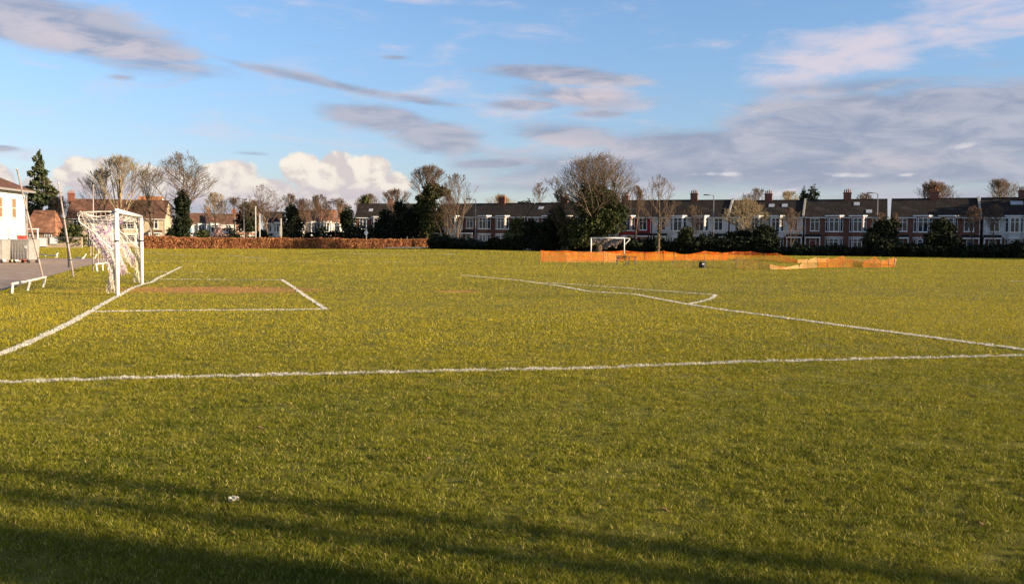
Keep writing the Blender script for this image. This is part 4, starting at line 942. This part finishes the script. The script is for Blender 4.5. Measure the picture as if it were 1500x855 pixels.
# ------------------------------------------------------------------ goals
def tubes(name, lines, r, m, parent, n=4):
    S = [(*a, *b, r, r) for a, b in lines]
    v, f = segs_mesh(S, n); return raw(name, v, f, MT[m], parent)
def near_goal():
    A_ = gp(172, 432.5); B_ = gp(208, 416)          # near and far post feet
    ux = Vector((B_.x-A_.x, B_.y-A_.y, 0)); W = ux.length; ux.normalize(); back = Vector((-ux.y, ux.x, 0))
    if back.x > 0: back = -back
    H = at(170, 308.5, A_.y).z
    r = empty('football_goal', (A_.x, A_.y, 0), 0); tag(r, 'white full size football goal with a torn purple and white net', 'goal')
    def P(u, b, z): q = ux*u+back*b; return Vector((q.x, q.y, z))
    for u, nm in ((0, 'post'), (W, 'post')):
        po = MB().tube([P(u, 0, -.05), P(u, 0, H)], .062, 14).build('post', MT['white'], r, smooth=True)
        MB().tube([P(u, 0, 1.53), P(u, 0, 1.58)], .066, 14).build('tape_band', MT['tape'], po)
        MB().tube([P(u, 0, 2.38), P(u, 0, 2.40)], .066, 14).build('tape_band', MT['tape'], po)
    MB().tube([P(-.06, 0, H), P(W+.06, 0, H)], .060, 14).build('crossbar', MT['white'], r, smooth=True)
    D = .98
    for u in (0, W):                      # curved net supports
        pts = [P(u, .03, H-.03)]+[P(u, D*.82*t, H-.02-.03*t) for t in (.3, .6, .9)]
        for k in range(1, 8):
            a = k/8*math.pi*.95; pts.append(P(u, D*.82+.19*math.sin(a), H-.24+.19*math.cos(a)))
        pts += [P(u, D*.62, H-.62), P(u, D*.30, H-.95), P(u, .05, H-1.15)]
        MB().tube(pts, .016, 8).build('net_support', MT['rail'], r, smooth=True)
    # net: square cords over a sagging sheet, roof then back, torn along the bottom
    rg = np.random.default_rng(21)
    def cords(fn, nu, nv, keep, name, m, rr=.0075, jit=.02):
        G = [[fn(i/nu, j/nv) for j in range(nv+1)] for i in range(nu+1)]
        G = [[(q+Vector(rg.normal(size=3)*jit)) for q in row_] for row_ in G]; L = []
        for i in range(nu+1):
            for j in range(nv+1):
                if i < nu and keep(i/nu, j/nv): L.append((G[i][j], G[i+1][j]))
                if j < nv and keep(i/nu, j/nv): L.append((G[i][j], G[i][j+1]))
        tubes(name, L, rr, m, r, 3)
    sag = lambda u: math.sin(math.pi*u)
    cords(lambda u, v: P(u*W, v*D, H-.03-.10*sag(u)*v-.16*sag(v)), 62, 9, lambda u, v: True, 'roof_net', 'rope')
    # back net falls forward towards the goal mouth, leaving the ground free
    low = lambda u: .62+.22*math.sin(u*9)+.14*math.sin(u*23+1)-.3*max(0, u-.7)
    def backf(u, v):                      # the upper third hangs open, the rest is bunched
        vv = .38*v/.45 if v < .45 else .38+.62*(v-.45)/.55
        z = (H-.10)*(1-vv)+low(u)*vv
        b = D*(1-vv)**.9*.98+.10*math.sin(u*30+vv*3)*vv+.10*vv
        return P(u*W+.05*math.sin(vv*9+u*4), b, z)
    cords(lambda u, v: backf(u, v*.46), 54, 8, lambda u, v: True, 'back_net', 'rope', .005, .012)
    cords(lambda u, v: backf(u, .44+v*.56), 64, 11, lambda u, v: v < .62+.38*abs(math.sin(u*14)), 'back_net', 'rope', .0055, .025)
    cords(lambda u, v: backf(.02+u*.96, .42+v*.5)+P(0, .05, 0), 46, 9, lambda u, v: math.sin(u*13+v*2)+.6*math.sin(u*31) > .1, 'back_net', 'ropep', .0075, .035)
    L = []
    for k_ in range(90):                 # loose hanging strands in the bunched part
        u = rg.random(); v0 = .42+.3*rg.random(); q = backf(u, v0); l_ = rg.uniform(.2, .55)
        L.append((q, q+Vector((rg.normal()*.04, rg.normal()*.05, -l_*.5)))); L.append((L[-1][1], L[-1][1]+Vector((rg.normal()*.03, rg.normal()*.04, -l_*.5))))
    tubes('back_net', L, .006, 'rope', r, 3)
    # side nets gathered against the posts
    for s0, cap in ((0, 1.0), (W, .35)):
        def side(u, v):
            zz = (H-.06)*(1-v)+.08*v; edge = max(.20+.05*math.sin(zz*7), D*(1-max(0, v-.05)*1.75))
            return P(s0+.05*math.sin(v*17+u*5), .04+edge*u, zz)
        cords(side, 8, 22, lambda u, v: True, 'side_net', 'rope', .005, .012)
        cords(lambda u, v: side(u*.9, .50+.48*v), 4, 24, lambda u, v: True, 'side_net', 'rope', .006, .02)
        if cap > .5:
            cords(lambda u, v: side(.3+.7*u, .34+.52*v)+P(.03, .02, 0), 5, 20, lambda u, v: math.sin(v*9+u*3) > -.4, 'side_net', 'ropep', .008, .025)
    # twisted hank hanging from the roof inside the goal
    L = []; p = P(W*.18, .55, H-.35)
    for k in range(16):
        a = rg.random(); q0 = P(W*(.10+.5*a), .75-.5*a, H-.75+.55*a+rg.normal()*.05); L.append((q0, q0+Vector(rg.normal(size=3)*.16)))
        q0 = P(W*(.12+rg.random()*.25), .6+rg.normal()*.12, 1.82+rg.normal()*.05); L.append((q0, q0+Vector((rg.normal()*.14, rg.normal()*.2, rg.normal()*.05))))
    tubes('net_hank', L, .016, 'ropep', r, 4)
near_goal()
def far_goal():
    Y = 131; a, b = gx(865, Y), gx(913.5, Y*.995); W = (b-a).length; ang = math.atan2(b.y-a.y, b.x-a.x); H = at(865, 348.2, Y).z-a.z
    r = empty('football_goal', a, ang); tag(r, 'distant white football goal with its dark net bundled up, beyond the orange mesh', 'goal')
    for x in (0, W):
        MB().tube([(x, 0, -.05), (x, 0, H)], .075, 10).build('post', MT['white'], r, smooth=True)
        MB().tube([(x, 0, H-.04), (x+.75, 1.0, H-.08), (x+.72, .95, H-.2), (x+.02, .08, H-.95)], .05, 8).build('net_support', MT['rail'], r, smooth=True)
    MB().tube([(-.075, 0, H), (W+.075, 0, H)], .07, 10).build('crossbar', MT['white'], r, smooth=True)
    rg = np.random.default_rng(3); L = []
    for j in range(70):
        u = j/69
        top = H-.08-.04*math.sin(u*40); low = H-.55-.75*max(0, math.sin(math.pi*u))**1.2-.18*math.sin(u*19)-.12*math.sin(u*37)
        prev = None
        for k in range(9):
            v = k/8; q = Vector((.12+u*(W-.2)+.1*math.sin(v*6+u*20), .45+.25*math.sin(u*11+v*5), top*(1-v)+low*v))+Vector(rg.normal(size=3)*.035)
            if prev is not None: L.append((prev, q))
            prev = q
    for v in np.linspace(.1, 1, 9):
        prev = None
        for j in range(50):
            u = j/49; low = H-.55-.75*max(0, math.sin(math.pi*u))**1.2-.18*math.sin(u*19)-.12*math.sin(u*37); top = H-.08
            q = Vector((.12+u*(W-.2), .5+.2*math.sin(u*11+v*5), top*(1-v)+low*v))+Vector(rg.normal(size=3)*.03)
            if prev is not None: L.append((prev, q))
            prev = q
    tubes('net', L, .034, 'darknet', r, 3)
far_goal()
def side_goal():
    a = gx(56.5, 97); b = at(41, 337, 100)
    r = empty('football_goal', (a.x, a.y, a.z)); tag(r, 'bare white goal frame without a net beside the white building', 'goal')
    H = at(56, 335.5, 97).z-a.z; dx = at(30, 337, 102).x-a.x-2.5
    for q in ((0, 0), (dx, 4.5)): MB().tube([(q[0], q[1], -.05), (q[0], q[1], H)], .07, 10).build('post', MT['white'], r, smooth=True)
    MB().tube([(.07, 0, H), (dx-.05, 4.5, H)], .07, 10).build('crossbar', MT['white'], r, smooth=True)
side_goal()

# ------------------------------------------------------------------ leaning ball-stop poles
for (bx_, by_, tx_, ty_, rr, lb) in ((63, 407, 24.5, 247, .042, 'tall leaning steel pole nearest the white building'), (107.5, 405.5, 85.5, 268, .042, 'tall leaning steel pole, middle of the three'), (136.5, 397.5, 136.5, 271, .035, 'thin upright pole seen through the goal net')):
    b = gp(bx_, by_); t = at(tx_, ty_, b.y)
    r = empty('leaning_pole', (b.x, b.y, 0)); tag(r, lb, 'pole', 'tall poles between car park and pitch')
    d = t-b; q = lambda k: d*k
    MB().tube([q(-.01), q(.5), q(.995)], [rr, rr*.85, rr*.7], 10).build('pole_shaft', MT['steel'], r, smooth=True)
    MB().tube([q(.993), q(1.0)], rr*.95, 10).build('cap', MT['galv'], r)
    m = MB()
    for k in (.18, .36, .62): m.tube([q(k-.004), q(k+.004)], rr*1.35, 8)
    m.build('collar', MT['dark'], r)
b0 = gp(101, 392); t0 = gp(96, 383)
r = empty('support_post', (b0.x, b0.y, 0)); tag(r, 'short dark post standing just behind the middle leaning pole', 'post')
MB().tube([(0, 0, -.05), (-.03, 0, 1.0)], .05, 8).build('pole_shaft', MT['dark'], r); MB().tube([(-.05, 0, 1.0), (-.3, 0, 2.6)], .03, 8).build('stay', MT['dark'], r)

# ------------------------------------------------------------------ low white knee rails
def knee_rail(top, feet, label, r_=.03):
    """top: list of (px,py,footindex) ; feet: photo points of the post feet"""
    fp = [gp(*q) for q in feet]; tp = []
    for (px, py), f in zip(top, fp): tp.append(at(px, py, f.y))
    o = fp[0]; r = empty('knee_rail', (o.x, o.y, 0)); tag(r, label, 'railing', 'low white rails around the car park')
    if len(tp) > 1: MB().tube([q-o for q in tp], r_, 8).build('top_rail', MT['rail'], r)
    for f, t in zip(fp, tp):
        MB().tube([f-o-Vector((0, 0, .05)), t-o-(t-f).normalized()*r_*.9], r_*1.05, 8).build('rail_post', MT['rail'], r)
knee_rail([(18.5, 415.5), (44, 411), (67, 405.5)], [(17, 429.5), (39.5, 425.5), (62, 420.5)], 'low white rail in front of the first leaning pole', .036)
knee_rail([(140.5, 386.8), (149.5, 385.8), (159, 384.2)], [(143, 398), (151, 396.5), (158, 395.5)], 'low white rail seen behind the near goal post', .04)
knee_rail([(49, 371), (67, 373.5), (84, 374.5)], [(48, 375.5), (66, 376.5), (83, 377.5)], 'far low white rail along the car park edge', .045)
knee_rail([(85, 370.5), (83.5, 371.5)], [(82, 376.5), (81, 376.8)], 'short leaning white stub at the end of the far rail', .05)
knee_rail([(112, 377.2), (121, 378.5), (126, 372)], [(112, 378.6), (120, 379.2), (121, 379)], 'collapsed white rail with one post leaning out', .05)
knee_rail([(141.5, 372.5), (141, 373.5)], [(138.5, 378.5), (138, 378.8)], 'single leaning white stub left of the goal', .05)

# ------------------------------------------------------------------ wheeled waste containers
def container(px0, px1, Y, top, base_y, label, lid=False):
    a = gx(px0, Y); w = (px1-px0)/F*Y; H = at(px0, top, Y).z-a.z; d = 1.05
    r = empty('waste_container', a, R(-12)); tag(r, label, 'waste container', 'steel wheeled containers by the white building')
    z0 = .24; t = MB()
    t.add([(.06, .05, z0), (w-.06, .05, z0), (w-.06, d-.05, z0), (.06, d-.05, z0), (0, 0, H-.12), (w, 0, H-.12), (w, d, H-.12), (0, d, H-.12)], [(0, 3, 2, 1), (0, 1, 5, 4), (1, 2, 6, 5), (2, 3, 7, 6), (3, 0, 4, 7)])
    for i in range(6): t.box(.12+i*(w-.28)/5, .16+i*(w-.28)/5, -.02, .045, z0+.08, H-.2)
    t.build('bin_body', MT['galv'], r)
    l = MB(); l.box(-.03, w+.03, -.04, d+.04, H-.118, H-.05); l.prism([(0, H-.048), (w, H-.048), (w-.1, H), (.1, H)], .02, d-.02); l.build('lid', MT['galv'], r)
    for x in (.14, w-.14):
        for y in (.14, d-.14):
            wh = MB().tube([(x-.03, y, .10), (x+.03, y, .10)], .10, 12).build('wheel', MT['rubber'], r)
            MB().box(x-.06, x-.04, y-.03, y+.03, .08, z0).box(x+.04, x+.06, y-.03, y+.03, .08, z0).build('bracket', MT['dark'], wh)
    MB().box(w*.78, w*.78+.2, -.03, -.02, H*.62, H*.74).build('sticker', MT['sign'], r)
    MB().tube([(-.06, .2, H-.3), (-.12, .3, H-.3), (-.12, d-.3, H-.3), (-.06, d-.2, H-.3)], .018, 6).build('handle', MT['dark'], r)
container(16.5, 47, 62.5, 350, 385, 'grey steel wheeled container standing right of the other one')
container(-24, 8, 62, 350, 385, 'grey steel wheeled container cut off by the left edge')
a = gx(26.5, 66.2); z0, z1 = at(30, 350.5, 66.2).z, at(30, 344.8, 66.2).z
r = empty('red_bin', a); tag(r, 'tall red lidded bin standing behind the steel container', 'bin')
t = MB(); t.add([(.04, .04, .1), (.40, .04, .1), (.40, .42, .1), (.04, .42, .1), (0, 0, z1-.1), (.44, 0, z1-.1), (.44, .46, z1-.1), (0, .46, z1-.1)], [(0, 3, 2, 1), (0, 1, 5, 4), (1, 2, 6, 5), (2, 3, 7, 6), (3, 0, 4, 7)]); t.build('bin_body', MT['red'], r)
MB().box(-.02, .46, -.03, .5, z1-.098, z1).build('lid', MT['red'], r, bevel=.02); MB().tube([(.02, .5, .1), (.42, .5, .1)], .1, 10).build('wheel', MT['rubber'], r)
a = gx(9.5, 65); r = empty('salt_box', a); tag(r, 'small cream storage box between the two steel containers', 'box')
MB().box(0, .32, 0, .4, 0, .52).build('box_body', MT['cream'], r, bevel=.02); MB().prism([(-.02, .522), (.34, .522), (.32, .6), (0, .6)], -.02, .42).build('lid', MT['tan'] if False else MT['cream'], r)

# ------------------------------------------------------------------ bench table and litter bin on the field
def picnic():
    p = gp(915, 388.3); r = empty('picnic_bench', p, R(8)); tag(r, 'small dark picnic bench on the grass before the orange mesh', 'bench'); r.scale = (.74, .74, .86)
    W = 1.2
    m = MB(); [m.box(-.1+0, 1.15, y, y+.13, .70, .74) for y in (-.32, -.17, -.02, .13)]; m.build('table_top', MT['wood'], r)
    m = MB(); [m.box(-.85, .2, y, y+.13, .42, .455) for y in (-.30, -.15)]; m.build('seat', MT['wood'], r)
    m = MB(); [m.box(-.85, .2, .02+.03*k, .05+.03*k, .52+.11*k, .60+.11*k) for k in range(3)]; m.build('backrest', MT['wood'], r)
    for (x, y, h, dx) in ((-.80, -.28, .42, -.03), (-.8, .0, .42, -.03), (.1, -.28, .42, .02), (.1, .0, .42, .02), (.45, -.25, .70, -.08), (1.02, -.25, .70, .08), (.45, .15, .70, -.08), (1.02, .15, .70, .08)):
        MB().tube([(x+dx, y, -.03), (x, y, h)], .028, 8).build('leg', MT['dark'], r)
    MB().tube([(-.85, -.28, .42), (-.88, -.28, .62), (-.62, -.28, .62)], .02, 6).build('armrest', MT['dark'], r)
    MB().tube([(.45, -.05, .35), (1.02, -.05, .35)], .02, 6).build('stretcher', MT['dark'], r)
picnic()
def bin_():
    p = gp(1029, 392.3); r = empty('litter_bin', p); tag(r, 'black round litter bin standing on the grass', 'bin')
    H = at(1029, 382.3, p.y).z
    m = MB(); n = 20; m.tube([(0, 0, 0), (0, 0, .04), (0, 0, H*.78), (0, 0, H*.80)], [.23, .235, .235, .25], n); 
    for i in range(n): a_ = i/n*6.283; m.tube([(math.cos(a_)*.237, math.sin(a_)*.237, .06), (math.cos(a_)*.237, math.sin(a_)*.237, H*.76)], .008, 4)
    m.build('bin_body', MT['black'], r)
    h = MB(); [h.tube([(math.cos(a_)*.21, math.sin(a_)*.21, H*.8), (math.cos(a_)*.21, math.sin(a_)*.21, H*.92)], .025, 6) for a_ in (0.7, 2.3, 3.9, 5.4)]
    h.tube([(0, 0, H*.91), (0, 0, H*.95), (0, 0, H*.99), (0, 0, H)], [.25, .25, .19, .05], n); h.build('hood', MT['black'], r)
    MB().box(-.07, .07, -.245, -.238, H*.5, H*.66).build('label_plate', MT['sign'], r)
bin_()

# ------------------------------------------------------------------ orange mesh barrier round the square
def barrier(label, pts, m, step=.09, rows=11, hw=.017, stakes=True, sparse=1.0, seed=1, group='orange plastic mesh barriers around the square'):
    """pts: (px, base row, top row) in the photo, the base on the ground"""
    rg = np.random.default_rng(seed)
    G = []
    for (px, yb, yt) in pts:
        b = gp(px, yb); t = at(px, yt, b.y); G.append((b, max(.04, t.z-b.z)))
    o = G[0][0]; r = empty('mesh_barrier', (o.x, o.y, 0)); tag(r, label, 'barrier', group)
    V, Fc = [], []
    def quad(a, b, c, d): k = len(V); V.extend((a, b, c, d)); Fc.append((k, k+1, k+2, k+3))
    for i in range(len(G)-1):
        (p0, h0), (p1, h1) = G[i], G[i+1]; L = (p1-p0).length; n = max(2, int(L/step)); d = (p1-p0).normalized(); nr = Vector((-d.y, d.x, 0))
        def S(t, v): 
            bulge = .10*math.sin(t*L*1.7+i)*v+.03*math.sin(t*L*6)*v
            q = p0.lerp(p1, t)+nr*bulge-o; q.z = (h0*(1-t)+h1*t)*v*(1-.05*math.sin(math.pi*t))+.02; return q
        for k in range(n):
            t = k/n; lean = .02*math.sin(k*.7)
            if rg.random() > sparse: continue
            q0 = S(t, 0); q1 = S(min(1, t+lean/L), 1)
            for v0, v1 in ((0, .5), (.5, 1)):
                a, b = S(t, v0), S(t, v1); quad(a-d*hw, a+d*hw, b+d*hw, b-d*hw)
        for j in range(rows+1):
            v = j/rows; hh = hw*(1.7 if j in (0, rows) else 1)
            if sparse < 1 and j not in (0, rows) and rg.random() > sparse: continue
            for k in range(n):
                a, b = S(k/n, v), S((k+1)/n, v); u = Vector((0, 0, hh)); quad(a-u, b-u, b+u, a+u)
    raw('mesh_netting', V, Fc, MT[m], r)
    if stakes:
        for i, (p, h) in enumerate(G):
            if h > .35: MB().tube([p-o-Vector((0, 0, .1)), p-o+Vector((rg.normal()*.04, 0, h+.07))], .018, 6).build('stake', MT['stake'], r)
    return r
barrier('upright orange mesh stretched along the left back side', [(792, 382.5, 367.6), (830, 382.5, 367.8), (865, 382.2, 369.3), (885, 382, 368.8), (915, 381.7, 367.3), (945, 381.7, 370), (972, 381.7, 368), (988, 381.6, 370), (1004, 381.6, 373.5), (1032, 381.5, 368), (1052, 381.3, 370), (1066, 381.3, 371.5)], 'orange', .085, 11, .0105)
barrier('second orange mesh layer sagging across the gap before the back side', [(796, 383.6, 369.5), (828, 383.9, 372.5), (848, 384, 369), (884, 384.2, 369.5), (905, 384, 374)], 'palemesh', .3, 5, .010, seed=4)
barrier('darker orange mesh along the far right back side', [(1060, 379.8, 370.4), (1075, 379.2, 368.6), (1100, 379.2, 368.6), (1120, 379.8, 371.6), (1138, 382, 371), (1152, 384, 376), (1168, 385.2, 381)], 'orange', .15, 7, .010, seed=2)
barrier('thin see through mesh across the front, behind the litter bin', [(985, 390.6, 381.5), (1015, 391.5, 381.2), (1045, 392, 380.8), (1078, 392.6, 382)], 'palemesh', .5, 3, .01, stakes=True, seed=5)
barrier('pale mesh slumping to the ground in the front', [(1078, 393, 376.8), (1090, 393.4, 380), (1112, 394, 382.6), (1128, 394.3, 388), (1150, 394.2, 392), (1170, 393, 389), (1184, 392.2, 382), (1197, 391.6, 377)], 'palemesh', .15, 7, .0085, seed=6)
barrier('orange mesh slung between stakes at the right front', [(1197, 391.6, 377), (1212, 391.3, 382), (1234, 391, 375.5), (1249, 391, 382), (1264, 391.2, 384.5), (1280, 391.2, 376.3), (1290, 391.2, 383.5), (1302, 391, 381), (1309.5, 390.5, 378)], 'orange', .15, 7, .0085, seed=7)
barrier('orange mesh closing the right side up to the back', [(1309.5, 390.5, 378), (1312, 387.5, 381), (1290, 385.5, 381), (1250, 383.8, 379), (1215, 383, 378.4), (1185, 384, 380), (1168, 385.2, 381)], 'palemesh', .2, 5, .009, seed=8)

# ------------------------------------------------------------------ lamp posts, sign posts
def lamp_post(px, Y, top, label, dirx=-1, double=False, m='lampp', rr=.085):
    o = gx(px, Y); H = at(px, top, Y).z-o.z; r = empty('street_lamp', o); tag(r, label, 'street lamp', 'street lamps beyond the field')
    p = MB().tube([(0, 0, -.1), (0, 0, 1.3), (0, 0, 1.35), (0, 0, H-.05)], [rr*1.5, rr*1.45, rr, rr*.7], 10).build('lamp_column', MT[m], r, smooth=True)
    for s in ((dirx, -dirx) if double else (dirx,)):
        a = MB().tube([(0, 0, H-.3), (s*.08, 0, H-.06), (s*.3, 0, H), (s*.9, 0, H+.03)], .04, 8).build('lamp_arm', MT[m], r, smooth=True)
        hd = MB(); hd.add([(s*.7, -.14, H-.05), (s*1.5, -.17, H-.02), (s*1.5, .17, H-.02), (s*.7, .14, H-.05), (s*.75, -.1, H+.09), (s*1.4, -.12, H+.14), (s*1.4, .12, H+.14), (s*.75, .1, H+.09)],
                          [(0, 3, 2, 1), (4, 5, 6, 7), (0, 1, 5, 4), (1, 2, 6, 5), (2, 3, 7, 6), (3, 0, 4, 7)]); hd.build('lamp_head', MT['dark'], a)
lamp_post(696, 150, 292, 'tall street lamp left of the first brick pair')
lamp_post(1043, 138, 286, 'street lamp in front of the white rendered houses')
lamp_post(1282, 131, 283, 'street lamp in front of the all brick pair')
lamp_post(358, 190, 291, 'small far street lamp beside the gnarled bare tree')
lamp_post(493, 180, 296, 'far street lamp with two heads left of the slate roof', double=True)
for (px, top, Y, lb) in ((222, 318, 168, 'pale post right behind the far goal post'), (375, 303, 170, 'tallest pale post above the beech hedge'), (381, 314, 172, 'shorter pale post beside the tallest one'), (412, 321, 170, 'pale post with a small box left of the oval conifer'), (536.5, 321, 169, 'pale post with round sign near the hedge end')):
    o = gx(px, Y); H = at(px, top, Y).z-o.z; r = empty('pale_post', o); tag(r, lb, 'post', 'pale posts behind the beech hedge')
    MB().tube([(0, 0, -.1), (0, 0, H)], .11, 10).build('post_shaft', MT['post'], r, smooth=True)
    if px == 412: MB().box(-.22, .22, -.2, -.11, H*.42, H*.75).build('box_cabinet', MT['post'], r, bevel=.02)
    if px == 536.5:
        zz = at(px, 341, Y).z-o.z; MB().tube([(0, -.14, zz), (0, -.17, zz)], .36, 20).build('sign_disc', MT['sign'], r)
        MB().box(-.5, .5, -.06, .06, H-.05, H+.06).build('cross_arm', MT['post'], r)
    else: MB().box(-.14, .14, -.14, .14, H, H+.12).build('cap', MT['post'], r)
o = gx(279, 166); H = at(279, 324, 166).z-o.z; r = empty('road_sign', o); tag(r, 'small pale blue road sign on a slim post above the hedge', 'sign')
MB().tube([(0, 0, -.1), (0, 0, H)], .06, 8).build('sign_post', MT['post'], r); zz = at(279, 337.5, 166).z-o.z
MB().box(-.5, .5, -.1, -.07, zz-.42, zz+.42).build('sign_plate', MT['sign'], r, bevel=.02); MB().box(-.42, .42, -.104, -.1005, zz-.34, zz+.34).build('sign_face', MT['blue'], r)
# white satellite-dish-like disc in the front garden
p = at(717, 356.5, 150); o = gx(717, 150); r = empty('garden_dish', o); tag(r, 'round white disc on a stand in a front garden', 'dish')
zz = p.z-o.z; MB().tube([(0, 0, zz), (0, -.04, zz), (0, -.09, zz)], [.1, .38, .42], 20).build('dish', MT['sign'], r); MB().tube([(0, 0, -.1), (0, 0, zz)], .04, 8).build('stand', MT['dark'], r)

# ------------------------------------------------------------------ parked cars glimpsed over the hedge
def car(px, Y, label, m, rz=0):
    o = gx(px, Y); r = empty('parked_car', (o.x, o.y, o.z+.05), rz); tag(r, label, 'car', 'cars parked beyond the hedges')
    b = MB(); prof = [(-2.1, .3), (-2.15, .62), (-1.95, .86), (-1.0, .95), (1.35, .97), (2.0, .86), (2.12, .6), (2.08, .3)]
    b.prism(prof, -.84, .84); b.build('car_body', MT[m], r, bevel=.05)
    c = MB(); q = [(-1.02, .95), (-.45, 1.38), (.85, 1.42), (1.5, .97)]
    c.add([(x, s*.80 if z < 1 else s*.62, z) for s in (-1, 1) for x, z in q], [(0, 1, 2, 3), (7, 6, 5, 4), (0, 4, 5, 1), (2, 6, 7, 3), (0, 3, 7, 4)]); c.build('windows', MT['glass'], r)
    t = MB(); t.add([(x, y, z) for z, k in ((1.385, 1), (1.46, .9)) for x, y in ((-.5*k, -.63*k), (.9*k, -.63*k), (.9*k, .63*k), (-.5*k, .63*k))], [(0, 3, 2, 1), (4, 5, 6, 7), (0, 1, 5, 4), (1, 2, 6, 5), (2, 3, 7, 6), (3, 0, 4, 7)]); t.build('roof', MT[m], r, bevel=.02)
    for x in (-1.3, 1.35):
        for y in (-.84, .66):
            w = MB().tube([(x, y-.02, .32), (x, y+.2, .32)], .32, 18).build('wheel', MT['rubber'], r); MB().tube([(x, y-.03, .32), (x, y+.21, .32)], .18, 12).build('rim', MT['galv'], w)
    for y in (-.65, .65): MB().box(-2.17, -2.08, y-.15, y+.15, .62, .76).build('headlight', MT['sign'], r)
for (px, Y, lb, m, rz) in ((309, 198, 'silver car parked beyond the hedge near the road sign', 'carpaint', 0), (242, 196, 'dark blue car parked beyond the hedge near the goal', 'carblue', 0), (404, 194, 'white car parked in front of the small white house', 'carwhite', 0),
                           (700, 153, 'dark car parked outside the first brick pair', 'carblue', TRZ), (1492, 127, 'white car half hidden behind the hedge at the right edge', 'carwhite', TRZ)):
    car(px, Y, lb, m, rz)

# ------------------------------------------------------------------ litter and leaves in the foreground
def paper():
    p = gp(342, 739); r = empty('paper_scrap', (p.x, p.y, .02), R(20)); tag(r, 'crumpled scrap of pale paper lying in the near grass', 'litter')
    rg = random.Random(5); n = 8; V = []; Fc = []
    for i in range(n+1):
        for j in range(n+1):
            x, y = (i/n-.5)*.058, (j/n-.5)*.045; z = .018+.010*math.sin(i*1.1+j*.5)+.008*math.sin(j*1.7)+rg.uniform(-.002, .002)
            if i < 2 and j > 5: z -= .01
            V.append((x+rg.uniform(-.002, .002), y, z))
            if i and j: k = i*(n+1)+j; Fc.append((k, k-1, k-n-2, k-n-1))
    o = raw('paper_sheet', V, Fc, MT['paper'], r); s = o.modifiers.new('s', 'SOLIDIFY'); s.thickness = .002
paper()
def leaf_at(px, py, label, a, col):
    p = gp(px, py); pts = [(-.03, 0), (-.018, .012), (0, .017), (.018, .011), (.03, 0), (.018, -.011), (0, -.017), (-.018, -.012)]
    m = MB(); k = len(pts); m.add([(x, y, .004*math.cos(x*90)) for x, y in pts]+[(x, y, .004*math.cos(x*90)+.0015) for x, y in pts], [tuple(range(k-1, -1, -1)), tuple(range(k, 2*k))]+[(i, (i+1) % k, k+(i+1) % k, k+i) for i in range(k)])
    m.tube([(.029, 0, .0), (.045, .003, .004)], .001, 4)
    o = m.build('fallen_leaf', MT[col]); o.location = (p.x, p.y, .026); o.rotation_euler = (.3*math.sin(a), .4*math.cos(a), a); tag(o, label, 'leaf', 'fallen leaves on the near grass')
leaf_at(382, 630, 'brown fallen leaf above the paper scrap, just past the tree shadow', .5, 'tan')
leaf_at(1437, 772, 'tan fallen leaf in the grass at the lower right', 1.3, 'tan')
leaf_at(80, 489, 'pale fallen leaf lying beside the goal line', 2.2, 'paper')
leaf_at(975, 752, 'brown fallen leaf in the grass below the middle of the picture', 2.9, 'tan')
leaf_at(630, 676, 'pale tan fallen leaf on the open grass right of the paper scrap', 4.0, 'tan')
